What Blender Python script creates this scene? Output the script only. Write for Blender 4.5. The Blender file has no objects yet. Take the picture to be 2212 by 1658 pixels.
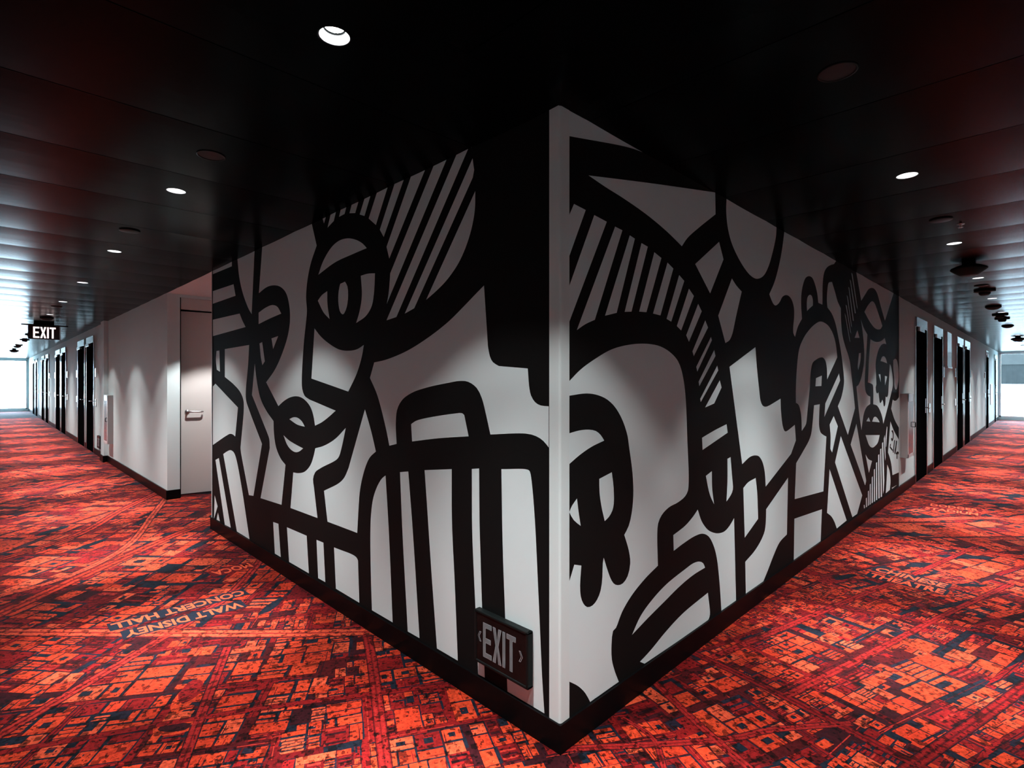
import bpy, bmesh, math, random
import numpy as np
from mathutils import Vector, Matrix
random.seed(7)
C = bpy.context.scene.collection
PI = math.pi
H = 2.5
MURAL_LEFT='''
4365,2500c 3813,2500c 3813,2458c 4365,2466c
4365,2302c 3768,2292c 3715,2184c 4365,2180c
4365,2026c 3609,2018c 3553,1962 3463,1891c 4365,1867c
3666,2500c 3254,2500c 3320,1987c 3404,2049 3539,2196 3623,2342 3660,2474
3085,2500c 2186,2500c 2110,2337c 2203,2228 2256,2114 2274,2008 2260,1915 2277,1832 2310,1698 2343,1458 2337,1380 2301,1334 2221,1308c 1841,1247c 1940,1201 2036,1163 2135,1135c 2160,1201 2203,1256 2274,1296 2346,1318 2440,1326 2556,1313 2667,1282 2758,1245c 3002,1424c 2827,1520 2699,1626 2586,1761 2546,1864 2552,1966 2606,2070 2699,2130 2827,2163 2984,2170 3157,2142c
3162,1985c 3019,2010 2871,2017 2773,1992 2705,1937c 2938,1917 3162,1893c
2085,2139c 2019,2214 1909,2283 1803,2310 1688,2305 1579,2275 1500,2237 1458,2205c 1619,2198 1848,2184
1526,2054c 1449,2055 1366,2046c 1374,1953 1399,1867 1461,1815 1581,1780c 1539,1848 1513,1937
1781,2039c 1719,2045c 1688,2012 1679,1956 1695,1890 1728,1852 1752,1847 1786,1871 1806,1936 1800,1998
1956,2015c 1953,1929 1924,1832c 2011,1884 2093,1968c 2036,1997
2023,2500c 1976,2500c 2003,2462c
1909,2500c 1838,2500c 1866,2449c 1953,2424c
1774,2500c 1702,2500c 1724,2462c 1796,2460c
1633,2500c 1552,2500c 1592,2438c 1663,2453c
1481,2500c 1414,2500c 1483,2397c 1539,2418c
1344,2500c 1233,2500c 1356,2318c 1436,2372c
1163,2500c 1074,2500c 1273,2234c 1314,2283c
1006,2500c 881,2500c 1216,2105c 1244,2174c
809,2500c 706,2500c 1241,1860c 1222,1917 1206,2023c
631,2500c 547,2500c 1145,1779c 1244,1769c
516,2447c 505,2391c 514,2360c 978,1810c 1065,1790c
497,2294c 501,2206 533,2107 604,2000 701,1922 789,1877 874,1842c
2143,1787c 2052,1729 1924,1672 1789,1630 1660,1618 1565,1624 1491,1645c 1513,1579 1572,1481 1677,1370c 2190,1451c
1374,1540c 1250,1552 1046,1592 850,1654 692,1719 582,1778 487,1832 438,1859c 412,1588c 400,1544 380,1517 341,1499c 170,1486c 161,1406 152,1376 129,1349 99,1337 56,1335c 56,1173c 85,1197 125,1213 180,1219 396,1200c 420,1273 453,1359 487,1403 547,1431 609,1435 692,1426 861,1403 1000,1373 1092,1332 1139,1278 1151,1198 1143,1096c 1215,1080c 1250,1172 1340,1353 1421,1452c
1006,1210c 967,1228 892,1245 636,1282 591,1285 575,1277c 544,1181c 769,1155 997,1121c
1478,1269c 1411,1153 1356,1035c 1424,994 1468,941 1515,850 1539,774 1548,716 1568,531c 1953,526c 2003,718c 1789,800 1724,843 1674,904c
1709,1147c 1760,1026 1796,963 1833,938 2052,860 2135,821 2166,772 2152,721c 2098,523c 2536,516c 2487,779c 2402,784 2292,809 2203,865 2160,923 2130,984c 2003,1012 1848,1068
2556,1157c 2487,1174 2411,1174 2337,1150 2295,1118c 2421,1126
2663,1033c 2566,1004 2440,982 2322,966c 2383,940 2449,928 2526,938 2596,969
3249,1576c 3199,1426 3126,1300 3007,1206 2853,1127c 2844,1033 2805,934 2720,858 2626,818c 2699,512c 3121,496c 2927,915c 2938,983 2984,1032c 3313,1319c
4007,1727c 3378,1735c 3404,1566 3457,1350 3452,1274 3378,1192 3090,933c 3279,490c 3383,480c 3581,828 3589,856c 3506,1206 3517,1272 3595,1338 3768,1405 4007,1471c
4251,1720c 4166,1720c 4150,1521c 4244,1541c 4271,1637
3143,1736c 3085,1744c 3054,1656 3030,1589c 3082,1559c 3114,1623
2893,1762c 2762,1773c 2860,1679c
4365,1381c 4285,1408c 3652,1203c 3724,945c 3783,958 3858,959 3966,934 4365,816c
4285,679c 4183,708c 3843,118c 4007,113c
4052,758c 3950,791 3843,813 3753,797 3695,748 3567,534 3370,114c 3680,117c
4312,339c 4220,247c 4330,111c
4210,191c 4150,118c 4251,115c
2860,354c 2758,359c 2713,119c 2827,119c
2600,364c 2265,371c 2230,121c 2560,120c
2113,375c 2011,378c 1984,127c 2088,126c
1863,380c 1579,384 1559,369c 1543,123c 1838,125c
1254,912c 1219,596 1182,123c 1399,123c 1411,321 1417,544 1409,668 1384,768 1338,844 1291,891
1110,948c 1032,961c 989,642 931,123c 1037,122c 1086,623
887,985c 668,1016c 666,767 645,480 622,123c 784,123c 830,492 871,852
521,1034c 471,1042c 468,804 461,640 451,428 433,118c 477,116c 497,420 508,573 519,766
326,1056c 170,1072 158,1066 149,1032 132,891 109,550 91,258 79,116c 289,116c 303,430 318,726
'''
MURAL_RIGHT='''
49,2500c 622,2500c 475,2483 49,2397c
178,2277c 676,2374 1355,2500c 1359,2377c 1158,2262 1026,2180 966,2127c 808,2174 624,2215 428,2245 295,2260
83,2138c 159,2131c 52,1923c 50,2082c
217,2123c 306,2114c 52,1665c 52,1806c
368,2106c 424,2101c 221,1689c 157,1666 101,1638c
483,2090c 525,2083c 380,1732c 293,1712c
581,2073c 636,2066c 497,1748c 442,1742c
695,2050c 761,2033c 624,1757c 561,1754c
820,2020c 878,1999c 752,1753c 683,1756c
938,1975c 992,1952c 857,1731c 811,1741c
1043,1918c 1098,1886c 959,1694c 914,1713c
1147,1849c 1189,1813c 1043,1640c 1013,1672c
1231,1767c 1265,1730c 1097,1567c 1082,1591c
1301,1680c 1313,1663c 1137,1485c 1125,1510c
1342,1609c 1358,1576c 1161,1407c 1153,1431c
1381,1522c 1394,1495c 1178,1321c 1171,1338c
1414,1439c 1438,1397c 1342,1308c 1229,1289c
53,1434c 126,1481 229,1529 339,1570 475,1597 624,1609 752,1602 855,1574 926,1535 963,1488 994,1409 1011,1312 1026,1115 1039,967 1039,898 1032,862 1001,837 926,818 831,807 763,781 730,747 722,698 728,544c 613,512 494,463 419,412 374,359 352,353 341,300 343,234 365,175 396,116c 189,115c 157,164 111,211 53,253c 53,646c 85,705c 130,690c 122,611 126,568 142,535 169,511 205,507 237,522 262,554 274,605 277,664 284,686c 304,642 330,591 356,558 387,542 428,539 466,561 487,613 475,674 439,751c 475,785 499,839 512,916 506,1013 475,1149 466,1187 428,1257 374,1316 313,1354 245,1375 165,1384 53,1377c
53,1229c 119,1236 181,1235 229,1226 262,1207 287,1182c 197,1163 119,1137 53,1108c
252,1024c 343,1041c 356,975 358,904 347,875 321,852 291,840c 270,898 254,965
102,965c 113,906 126,851c 81,883 53,919c 70,941
1193,1126c 1340,1155 1506,1182c 1521,1131c 1199,1059c
1238,913c 1312,930c 1317,828 1341,740c 1285,806
1518,978c 1561,984c 1581,874 1594,788 1564,758 1504,730c 1518,854
878,661c 1001,684 1091,717 1142,744c 1186,675 1256,616 1329,583 1405,564 1483,561 1548,580 1611,613c 1640,109c 1436,109c 1412,276 1374,433 1329,516 1271,574 1200,603 1118,609 1001,599 882,581c
501,286c 573,349 676,395 808,432 1001,459 1091,468 1158,461 1207,440 1228,411c 1091,406 938,385 786,352 634,319
568,140c 655,158 808,202 975,237 1263,264c 1288,135 1271,114 1228,108c 608,116c
1546,1518c 1941,1652c 1962,1536 2005,1373 2026,1307 2062,1273 2114,1263 2166,1267 2396,1310c 2405,1220 2438,1118 2472,1080 2506,1073 2694,1109c 2718,992c 2612,901c 2117,731c 2101,828 2062,899 2005,942 1945,956 1857,956 1731,923c
1748,774c 1822,799 1945,811c 1971,707 1986,541c 1770,463c
2548,736c 2525,331c 2372,303 2264,242 2161,168 2066,105c 1787,108c 1778,312c 1930,347 2043,395 2101,442 2121,506 2125,579c
3153,1239c 3304,1243c 3287,1146 3287,1063 3319,1016 3394,986 3490,963c 3405,512c 2692,558c 2725,822c 2883,895 3034,973 3083,1019 3113,1092
2685,414c 3365,369c 3328,108c 2672,111c
2718,1272c 2718,1374 2739,1525 2792,1673 2902,1768 3034,1837 3173,1890 3319,1924 3472,1919 3585,1894 3703,1834 3776,1755 3821,1646c 3512,1447c 3505,1537 3472,1596 3405,1627 3319,1627 3214,1608 3113,1574 3073,1511 3044,1370 3034,1343 2986,1191 2954,1101 2902,1074 2852,1053c 2846,1137 2828,1197 2783,1252
3204,1457c 3362,1479c 3351,1393c 3190,1391c
3876,1502c 3914,1439c 3434,1133c 3461,1245c
3656,2295c 3551,2270 3517,2202 3505,2121 3521,2060c 3656,2015 3764,1941 3838,1849 3927,1720 4004,1566 4044,1430 4025,1378 3952,1286 3838,1208c 4174,929c 4436,1169c 4392,1284 4320,1458 4254,1606 4193,1672 4084,1756 3991,1851 3947,1969 3934,2092c 3826,2148 3752,2216
2473,2500c 3788,2500c 3715,2458c 3620,2436 3505,2397 3427,2343 3390,2265 3379,2069c 3266,2073c 3235,2150 3173,2218 3113,2254 3029,2258 2939,2230 2883,2175 2846,2105 2837,2026 2856,1909c 2757,1836 2699,1762c 2661,1789 2661,1841 2679,1906 2675,1975 2636,2023 2577,2048 2504,2050 2432,2029 2372,1983 2292,1954 2244,1969 2182,2019c 2276,2111 2356,2226 2422,2355
2977,1979c 2973,2040 2986,2084 3034,2111 3093,2111 3123,2080 3123,2037c 3034,2003
1506,2500c 2316,2500c 2308,2439 2244,2313 2167,2204 2078,2129 1970,2095 1881,2097 1775,2129 1649,2197 1565,2267 1518,2347 1501,2432
1405,2230c 1464,2139c 1291,1922c 1113,2058c
1580,2044c 1643,2011 1724,1983c 1642,1828 1588,1718 1558,1684 1535,1670 1489,1656c 1394,1807c
4481,2500c 6265,2500c 5776,2125c 5582,2255 5389,2391 5277,2424 5151,2426 4993,2394 4859,2330 4681,2239c
4809,2140c 4959,2219 5151,2284 5277,2268 5427,2188 5642,2057c 5562,2020 5408,2001 5241,2011 5028,2062
4300,2466c 4340,2462c 4541,2139c 4505,2159c
4243,2396c 4283,2386c 4466,2094c 4430,2091c
4193,2319c 4226,2313c 4392,2012c 4357,2016c
4138,2236c 4174,2222c 4320,1946c 4291,1959c
4097,2141c 4133,2137c 4291,1884c 4263,1897c
4063,2061c 4100,2039c 4263,1801c 4235,1814c
4665,2053c 4777,1978 4936,1916c 4892,1720 4832,1477 4826,1403 4865,1326 4942,1289 5063,1268c 5063,1192c 4892,1161 4787,1101 4729,1016 4690,940c 4587,1132 4490,1378c 4587,1404 4697,1482 4777,1594 4803,1677 4793,1780 4745,1913
4587,1709c 4665,1716c 4649,1641 4566,1542c 4541,1568
4526,1934c 4612,1863c 4421,1852c
5073,1875c 5222,1862 5408,1863 5602,1887 5764,1927c 5847,1859c 5702,1858 5543,1822 5408,1747 5314,1625 5333,1480 5344,1395 5314,1367 5333,1316 5389,1296 5446,1310c 5484,1235 5504,1200 5543,1186 5602,1202 5642,1223c 5682,1195 5702,1159 5743,1141 5793,1165 5818,1254c 5889,1244 5953,1279 5975,1362 6018,1527 6040,1634c 6107,1612 6197,1501 6219,1388 6129,1295 5911,1116 5694,945c 5642,1019 5523,1104 5389,1160 5197,1185c 5204,1284 5186,1385 5098,1406 4953,1420c 4959,1429 5011,1683
5543,1656c 5622,1702 5723,1716 5826,1691 5898,1638c 5702,1651
5457,1508c 5543,1509c 5562,1420c
5776,1493c 5898,1485c 5784,1384c
6242,1684c 6358,1706 6478,1680 6551,1585 6551,1428 6478,1348 6382,1329 6312,1368 6288,1483 6242,1580
4892,1019c 4993,1055c 5063,1006c
5151,1001c 5222,1040 5314,1044 5427,1012 5504,974c
4859,878c 5504,832c 5427,762 5277,728 5151,724 5011,763
6210,1209c 6312,1192 6454,1198 6590,1234c 6590,845c 6312,968 6120,1103c
6076,952c 6265,837 6575,699c 6575,287c 6197,300c 6129,434 6040,528 5945,597c
5900,461c 6041,355 6082,229 6041,144c 5822,138c 5880,341
4785,170c 4816,168c 4831,135c 4795,135c
4877,226c 4911,228c 4924,132c 4877,132c
4964,284c 4999,287c 5006,134c 4958,134c
5044,345c 5083,348c 5083,132c 5035,133c
5135,410c 5175,414c 5182,134c 5122,134c
5232,480c 5276,483c 5283,131c 5229,132c
5328,540c 5380,545c 5387,132c 5331,133c
5429,617c 5486,620c 5508,132c 5443,134c
5529,672c 5588,675c 5625,130c 5558,132c
5625,733c 5684,738c 5745,299c 5722,186c 5677,151c
5718,775c 5768,813c 5814,550c 5791,515c
5806,769c 5880,906c 5908,896c 5845,681c 5822,667c
4855,681c 4980,619 5142,583c 5006,472c
4490,1015c 4886,404c 4840,364c 4273,830c
3935,934c 4720,280c 4518,128c 4339,128c 3749,717c
3584,676c 4131,135c 3806,124c 3727,200 3638,260 3510,314c
3708,1127c 3838,1030c 3660,813c 3609,848c 3613,962 3585,1059c
6144,153c 6468,146c 6186,137c
'''
SIGNATURE='''
6129,837c 6197,842 6256,809 6265,761 6219,717 6151,713 6107,745c 6151,755c 6183,739c 6219,764 6201,804 6165,820c
6049,684c 6107,689c 6084,653c 6219,604c 6197,587c 6032,644c
6288,712c 6344,712c 6265,562c 6210,572c
6406,703c 6473,688c 6382,551c 6298,540c 6321,595c 6358,620c
6478,561c 6575,542c 6551,515c 6492,526c 6492,462c 6430,474c 6434,526c 6358,543c
'''

# ------------------------------------------------------------------ materials
def mat(name, col, rough=0.6, metal=0.0, spec=0.5, noise=0.0, nscale=8.0, bump=0.0, emit=None, es=0.0, ior=1.5):
    m = bpy.data.materials.new(name); m.use_nodes = True
    nt = m.node_tree; b = nt.nodes['Principled BSDF']
    b.inputs['Base Color'].default_value = (*col, 1)
    b.inputs['Roughness'].default_value = rough
    b.inputs['Metallic'].default_value = metal
    b.inputs['Specular IOR Level'].default_value = spec
    b.inputs['IOR'].default_value = ior
    if emit:
        b.inputs['Emission Color'].default_value = (*emit, 1)
        b.inputs['Emission Strength'].default_value = es
    if noise or bump:
        tc = nt.nodes.new('ShaderNodeTexCoord')
        n = nt.nodes.new('ShaderNodeTexNoise'); n.inputs['Scale'].default_value = nscale
        n.inputs['Detail'].default_value = 5
        nt.links.new(tc.outputs['Object'], n.inputs['Vector'])
        if noise:
            mx = nt.nodes.new('ShaderNodeMix'); mx.data_type = 'RGBA'
            mx.inputs['A'].default_value = (*[c * (1 - noise) for c in col], 1)
            mx.inputs['B'].default_value = (*[min(1, c * (1 + noise)) for c in col], 1)
            nt.links.new(n.outputs['Fac'], mx.inputs['Factor'])
            nt.links.new(mx.outputs['Result'], b.inputs['Base Color'])
        if bump:
            bp = nt.nodes.new('ShaderNodeBump'); bp.inputs['Strength'].default_value = bump
            bp.inputs['Distance'].default_value = 0.002
            nt.links.new(n.outputs['Fac'], bp.inputs['Height'])
            nt.links.new(bp.outputs['Normal'], b.inputs['Normal'])
    return m

M = {}
M['white_wall'] = mat('white_wall_paint', (0.61, 0.735, 0.75), 0.65, spec=0.25, noise=0.03, nscale=3)
M['lobby_wall'] = mat('lobby_wall_paint', (0.72, 0.76, 0.77), 0.7, spec=0.2, noise=0.04, nscale=3)
M['lobby_floor'] = mat('pale_lobby_bounce', (0.62, 0.66, 0.67), 0.6, spec=0.3, noise=0.06, nscale=5)  # invented pale surface, sends neutral fill up to murals and ceiling
M['mural_white'] = mat('mural_white_vinyl', (0.62, 0.75, 0.765), 0.6, spec=0.25, noise=0.025, nscale=2.5)
M['mural_black'] = mat('mural_black_vinyl', (0.0062, 0.0068, 0.0069), 0.6, spec=0.5, noise=0.1, nscale=30, ior=1.12)
M['guard'] = mat('corner_guard_plastic', (0.62, 0.735, 0.74), 0.45, spec=0.3, noise=0.02, nscale=6)
M['skirting'] = mat('black_skirting_gloss', (0.003, 0.003, 0.0034), 0.35, spec=0.5, ior=1.14, noise=0.2, nscale=10)
M['ceiling'] = mat('black_ceiling_metal', (0.0012, 0.0020, 0.0024), 0.22, spec=0.5, ior=1.06, noise=0.15, nscale=4)
M['ceiling'].node_tree.nodes['Principled BSDF'].inputs['Specular Tint'].default_value = (0.35, 0.9, 1.0, 1)
M['seam'] = mat('ceiling_seam_shadow', (0.001, 0.001, 0.001), 0.9, spec=0.0, noise=0.1, nscale=4)
M['white_ceiling'] = mat('white_ceiling_paint', (0.74, 0.73, 0.73), 0.7, noise=0.03, nscale=4)
M['door'] = mat('black_door_laminate', (0.0025, 0.0027, 0.003), 0.9, spec=0.0, noise=0.15, nscale=6)
M['frame'] = mat('brushed_frame_metal', (0.78, 0.80, 0.82), 0.13, metal=1.0, noise=0.05, nscale=25)
M['header'] = mat('pale_door_header', (0.85, 0.87, 0.88), 0.16, metal=0.9, noise=0.03, nscale=10)
M['glossy_plate'] = mat('glossy_white_plate', (0.90, 0.91, 0.92), 0.18, metal=0.55, noise=0.02, nscale=12)
M['cream_door'] = mat('cream_door_paint', (0.66, 0.65, 0.63), 0.5, spec=0.3, noise=0.02, nscale=5)
M['steel'] = mat('satin_steel', (0.55, 0.55, 0.55), 0.3, metal=1.0, noise=0.05, nscale=30)
M['black_plastic'] = mat('black_plastic', (0.004, 0.006, 0.006), 0.5, spec=0.5, ior=1.2, noise=0.15, nscale=40)
M['dark_disc'] = mat('charcoal_plastic', (0.010, 0.010, 0.010), 0.6, spec=0.2, noise=0.15, nscale=40)
M['white_plastic'] = mat('white_plastic', (0.82, 0.83, 0.84), 0.35, noise=0.02, nscale=20)
M['cabinet'] = mat('grey_white_cabinet_paint', (0.42, 0.42, 0.42), 0.4, noise=0.03, nscale=12)
M['cabinet_front'] = mat('white_cabinet_front', (0.78, 0.79, 0.80), 0.3, noise=0.03, nscale=12)
M['cabinet_glass'] = mat('dark_cabinet_glass', (0.20, 0.20, 0.21), 0.1, noise=0.5, nscale=14)
M['reflector'] = mat('lamp_reflector_white', (0.85, 0.86, 0.87), 0.4, noise=0.01, nscale=20)
M['lamp'] = mat('lit_lamp_lens', (0.9, 0.9, 0.9), 0.4, emit=(0.95, 0.98, 1.0), es=30.0)
M['exit_panel'] = mat('dark_maroon_exit_panel', (0.020, 0.006, 0.007), 0.25, noise=0.25, nscale=20)
M['exit_glow'] = mat('lit_exit_letter', (0.9, 0.8, 0.8), 0.5, emit=(1.0, 0.86, 0.86), es=1.3)
M['sign_face'] = mat('dark_mottled_sign_face', (0.0045, 0.0045, 0.0045), 0.35, spec=0.5, ior=1.2, noise=0.9, nscale=22)
M['sign_letter'] = mat('grey_sign_letter', (0.12, 0.165, 0.175), 0.5, noise=0.3, nscale=28)
M['sign_outline'] = mat('pale_letter_outline', (0.30, 0.40, 0.42), 0.5, noise=0.15, nscale=40)
M['facade'] = mat('pale_facade_render', (0.50, 0.52, 0.53), 0.8, noise=0.04, nscale=1)
M['facade_band'] = mat('grey_facade_band', (0.0068, 0.0074, 0.0077), 0.95, spec=0.0, noise=0.25, nscale=3)
M['facade_upper'] = mat('light_grey_louvres', (0.0125, 0.013, 0.0132), 0.95, spec=0.0, noise=0.15, nscale=2)

def glass_mat():
    m = bpy.data.materials.new('clear_window_glass'); m.use_nodes = True
    nt = m.node_tree
    for n in list(nt.nodes): nt.nodes.remove(n)
    o = nt.nodes.new('ShaderNodeOutputMaterial'); t = nt.nodes.new('ShaderNodeBsdfTransparent')
    g = nt.nodes.new('ShaderNodeBsdfGlossy'); g.inputs['Roughness'].default_value = 0.02
    f = nt.nodes.new('ShaderNodeFresnel'); f.inputs['IOR'].default_value = 1.3
    mx = nt.nodes.new('ShaderNodeMixShader')
    t.inputs['Color'].default_value = (0.95, 0.97, 0.98, 1)
    nt.links.new(f.outputs['Fac'], mx.inputs['Fac']); nt.links.new(t.outputs[0], mx.inputs[1])
    nt.links.new(g.outputs[0], mx.inputs[2]); nt.links.new(mx.outputs[0], o.inputs['Surface'])
    return m
M['glass'] = glass_mat()

def carpet_mat():
    m = bpy.data.materials.new('city_map_carpet'); m.use_nodes = True
    nt = m.node_tree; b = nt.nodes['Principled BSDF']; L = nt.links
    at = nt.nodes.new('ShaderNodeAttribute'); at.attribute_name = 'dye'
    tc = nt.nodes.new('ShaderNodeTexCoord')
    n1 = nt.nodes.new('ShaderNodeTexNoise'); n1.inputs['Scale'].default_value = 55; n1.inputs['Detail'].default_value = 4
    n2 = nt.nodes.new('ShaderNodeTexNoise'); n2.inputs['Scale'].default_value = 500; n2.inputs['Detail'].default_value = 2
    L.new(tc.outputs['Object'], n1.inputs['Vector']); L.new(tc.outputs['Object'], n2.inputs['Vector'])
    r = nt.nodes.new('ShaderNodeMapRange')
    r.inputs['From Min'].default_value = 0.36; r.inputs['From Max'].default_value = 0.60
    r.inputs['To Min'].default_value = 0.62; r.inputs['To Max'].default_value = 1.06
    L.new(n1.outputs['Fac'], r.inputs['Value'])
    r2 = nt.nodes.new('ShaderNodeMapRange')
    r2.inputs['From Min'].default_value = 0.3; r2.inputs['From Max'].default_value = 0.7
    r2.inputs['To Min'].default_value = 0.80; r2.inputs['To Max'].default_value = 1.15
    L.new(n2.outputs['Fac'], r2.inputs['Value'])
    mu = nt.nodes.new('ShaderNodeMath'); mu.operation = 'MULTIPLY'
    L.new(r.outputs[0], mu.inputs[0]); L.new(r2.outputs[0], mu.inputs[1])
    # broad worn / faded patches and small ragged flecks of the print
    n3 = nt.nodes.new('ShaderNodeTexNoise'); n3.inputs['Scale'].default_value = 3.2; n3.inputs['Detail'].default_value = 3
    n4 = nt.nodes.new('ShaderNodeTexNoise'); n4.inputs['Scale'].default_value = 75; n4.inputs['Detail'].default_value = 8; n4.inputs['Roughness'].default_value = 0.7
    for n, lo, hi, a, c in ((n3, 0.38, 0.62, 0.70, 1.10), (n4, 0.59, 0.62, 1.0, 0.26)):
        L.new(tc.outputs['Object'], n.inputs['Vector'])
        q = nt.nodes.new('ShaderNodeMapRange'); q.inputs['From Min'].default_value = lo; q.inputs['From Max'].default_value = hi
        q.inputs['To Min'].default_value = a; q.inputs['To Max'].default_value = c
        L.new(n.outputs['Fac'], q.inputs['Value'])
        m2 = nt.nodes.new('ShaderNodeMath'); m2.operation = 'MULTIPLY'
        L.new(mu.outputs[0], m2.inputs[0]); L.new(q.outputs[0], m2.inputs[1]); mu = m2
    # small square flecks: sheds, yards and shadows too small to draw
    mp = nt.nodes.new('ShaderNodeMapping'); mp.inputs['Rotation'].default_value = (0, 0, math.radians(-66))
    L.new(tc.outputs['Object'], mp.inputs['Vector'])
    for sc_, lo, hi, c in ((38, 0.86, 0.88, 0.30), (85, 0.87, 0.89, 0.22)):
        vo = nt.nodes.new('ShaderNodeTexVoronoi'); vo.distance = 'CHEBYCHEV'; vo.inputs['Scale'].default_value = sc_; vo.inputs['Randomness'].default_value = 0.85
        L.new(mp.outputs['Vector'], vo.inputs['Vector'])
        sx = nt.nodes.new('ShaderNodeSeparateColor'); L.new(vo.outputs['Color'], sx.inputs[0])
        q = nt.nodes.new('ShaderNodeMapRange'); q.inputs['From Min'].default_value = lo; q.inputs['From Max'].default_value = hi
        q.inputs['To Min'].default_value = 1.0; q.inputs['To Max'].default_value = c
        L.new(sx.outputs[0], q.inputs['Value'])
        m2 = nt.nodes.new('ShaderNodeMath'); m2.operation = 'MULTIPLY'
        L.new(mu.outputs[0], m2.inputs[0]); L.new(q.outputs[0], m2.inputs[1]); mu = m2
    vm = nt.nodes.new('ShaderNodeVectorMath'); vm.operation = 'SCALE'
    mk = nt.nodes.new('ShaderNodeMix'); mk.data_type = 'FLOAT'; mk.inputs['A'].default_value = 1.0     # lettering stays clean
    L.new(at.outputs['Alpha'], mk.inputs['Factor']); L.new(mu.outputs[0], mk.inputs['B'])
    L.new(at.outputs['Color'], vm.inputs[0]); L.new(mk.outputs['Result'], vm.inputs['Scale'])
    L.new(vm.outputs['Vector'], b.inputs['Base Color'])
    b.inputs['Roughness'].default_value = 0.85
    b.inputs['Specular IOR Level'].default_value = 0.5
    b.inputs['IOR'].default_value = 1.14
    b.inputs['Sheen Weight'].default_value = 0.2
    b.inputs['Sheen Roughness'].default_value = 0.25
    b.inputs['Sheen Tint'].default_value = (0.55, 0.8, 1.0, 1)
    bp = nt.nodes.new('ShaderNodeBump'); bp.inputs['Strength'].default_value = 0.35; bp.inputs['Distance'].default_value = 0.003
    L.new(n2.outputs['Fac'], bp.inputs['Height']); L.new(bp.outputs['Normal'], b.inputs['Normal'])
    return m
M['carpet'] = carpet_mat()

# ------------------------------------------------------------------ mesh helpers
class MB:
    def __init__(s): s.v = []; s.f = []; s.mi = []; s.sm = []
    def add(s, vs, fs, mi=0, smooth=False):
        k = len(s.v); s.v += [tuple(v) for v in vs]
        for f in fs: s.f.append([i + k for i in f]); s.mi.append(mi); s.sm.append(smooth)
        return s
    def box(s, x0, y0, z0, x1, y1, z1, mi=0):
        x0, x1 = min(x0, x1), max(x0, x1); y0, y1 = min(y0, y1), max(y0, y1); z0, z1 = min(z0, z1), max(z0, z1)
        v = [(x0, y0, z0), (x1, y0, z0), (x1, y1, z0), (x0, y1, z0), (x0, y0, z1), (x1, y0, z1), (x1, y1, z1), (x0, y1, z1)]
        return s.add(v, [(0, 3, 2, 1), (4, 5, 6, 7), (0, 1, 5, 4), (1, 2, 6, 5), (2, 3, 7, 6), (3, 0, 4, 7)], mi)
    def bbox(s, x0, y0, z0, x1, y1, z1, bev=0.003, mi=0):
        x0, x1 = min(x0, x1), max(x0, x1); y0, y1 = min(y0, y1), max(y0, y1); z0, z1 = min(z0, z1), max(z0, z1)
        bm = bmesh.new(); bmesh.ops.create_cube(bm, size=1)
        for v in bm.verts: v.co = ((x0 + x1) / 2 + v.co.x * (x1 - x0), (y0 + y1) / 2 + v.co.y * (y1 - y0), (z0 + z1) / 2 + v.co.z * (z1 - z0))
        bmesh.ops.bevel(bm, geom=bm.edges[:], offset=bev, segments=2, affect='EDGES', profile=0.5)
        bm.verts.index_update()
        s.add([v.co[:] for v in bm.verts], [[v.index for v in f.verts] for f in bm.faces], mi); bm.free(); return s
    def lathe(s, prof, cx=0, cy=0, cz=0, n=32, mi=0):
        k = len(prof); vs = []; fs = []
        for i in range(n):
            a = 2 * PI * i / n
            for r, z in prof: vs.append((cx + r * math.cos(a), cy + r * math.sin(a), cz + z))
        for i in range(n):
            j = (i + 1) % n
            for q in range(k - 1): fs.append((i * k + q, i * k + q + 1, j * k + q + 1, j * k + q))
        return s.add(vs, fs, mi, True)
    def tube(s, pts, r, n=10, mi=0):
        pts = [Vector(p) for p in pts]; vs = []; fs = []
        for i, p in enumerate(pts):
            d = (pts[min(i + 1, len(pts) - 1)] - pts[max(i - 1, 0)]).normalized()
            u = d.orthogonal().normalized() if i == 0 else (u - d * u.dot(d)).normalized()
            w = d.cross(u)
            for q in range(n):
                a = 2 * PI * q / n; vs.append(p + u * r * math.cos(a) + w * r * math.sin(a))
        for i in range(len(pts) - 1):
            for q in range(n):
                fs.append((i * n + q, i * n + (q + 1) % n, (i + 1) * n + (q + 1) % n, (i + 1) * n + q))
        fs.append(tuple(range(n))[::-1]); fs.append(tuple(range((len(pts) - 1) * n, len(pts) * n)))
        return s.add(vs, fs, mi, True)
    def prism(s, poly, f0, f1, mi=0):
        """poly: 2-D outline; f0/f1 map a 2-D point to the back / front 3-D point"""
        n = len(poly)
        s.add([f0(*p) for p in poly] + [f1(*p) for p in poly],
              [list(range(n))[::-1], [n + i for i in range(n)]] + [(i, (i + 1) % n, n + (i + 1) % n, n + i) for i in range(n)], mi)
        return s
    def build(s, name, mats, parent=None):
        me = bpy.data.meshes.new(name); me.from_pydata(s.v, [], s.f)
        for m in (mats if isinstance(mats, (list, tuple)) else [mats]): me.materials.append(m)
        me.polygons.foreach_set('material_index', s.mi); me.polygons.foreach_set('use_smooth', s.sm)
        bm = bmesh.new(); bm.from_mesh(me); bmesh.ops.recalc_face_normals(bm, faces=bm.faces[:]); bm.to_mesh(me); bm.free()
        me.update()
        o = bpy.data.objects.new(name, me); C.objects.link(o)
        if parent: o.parent = parent
        return o

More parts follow.
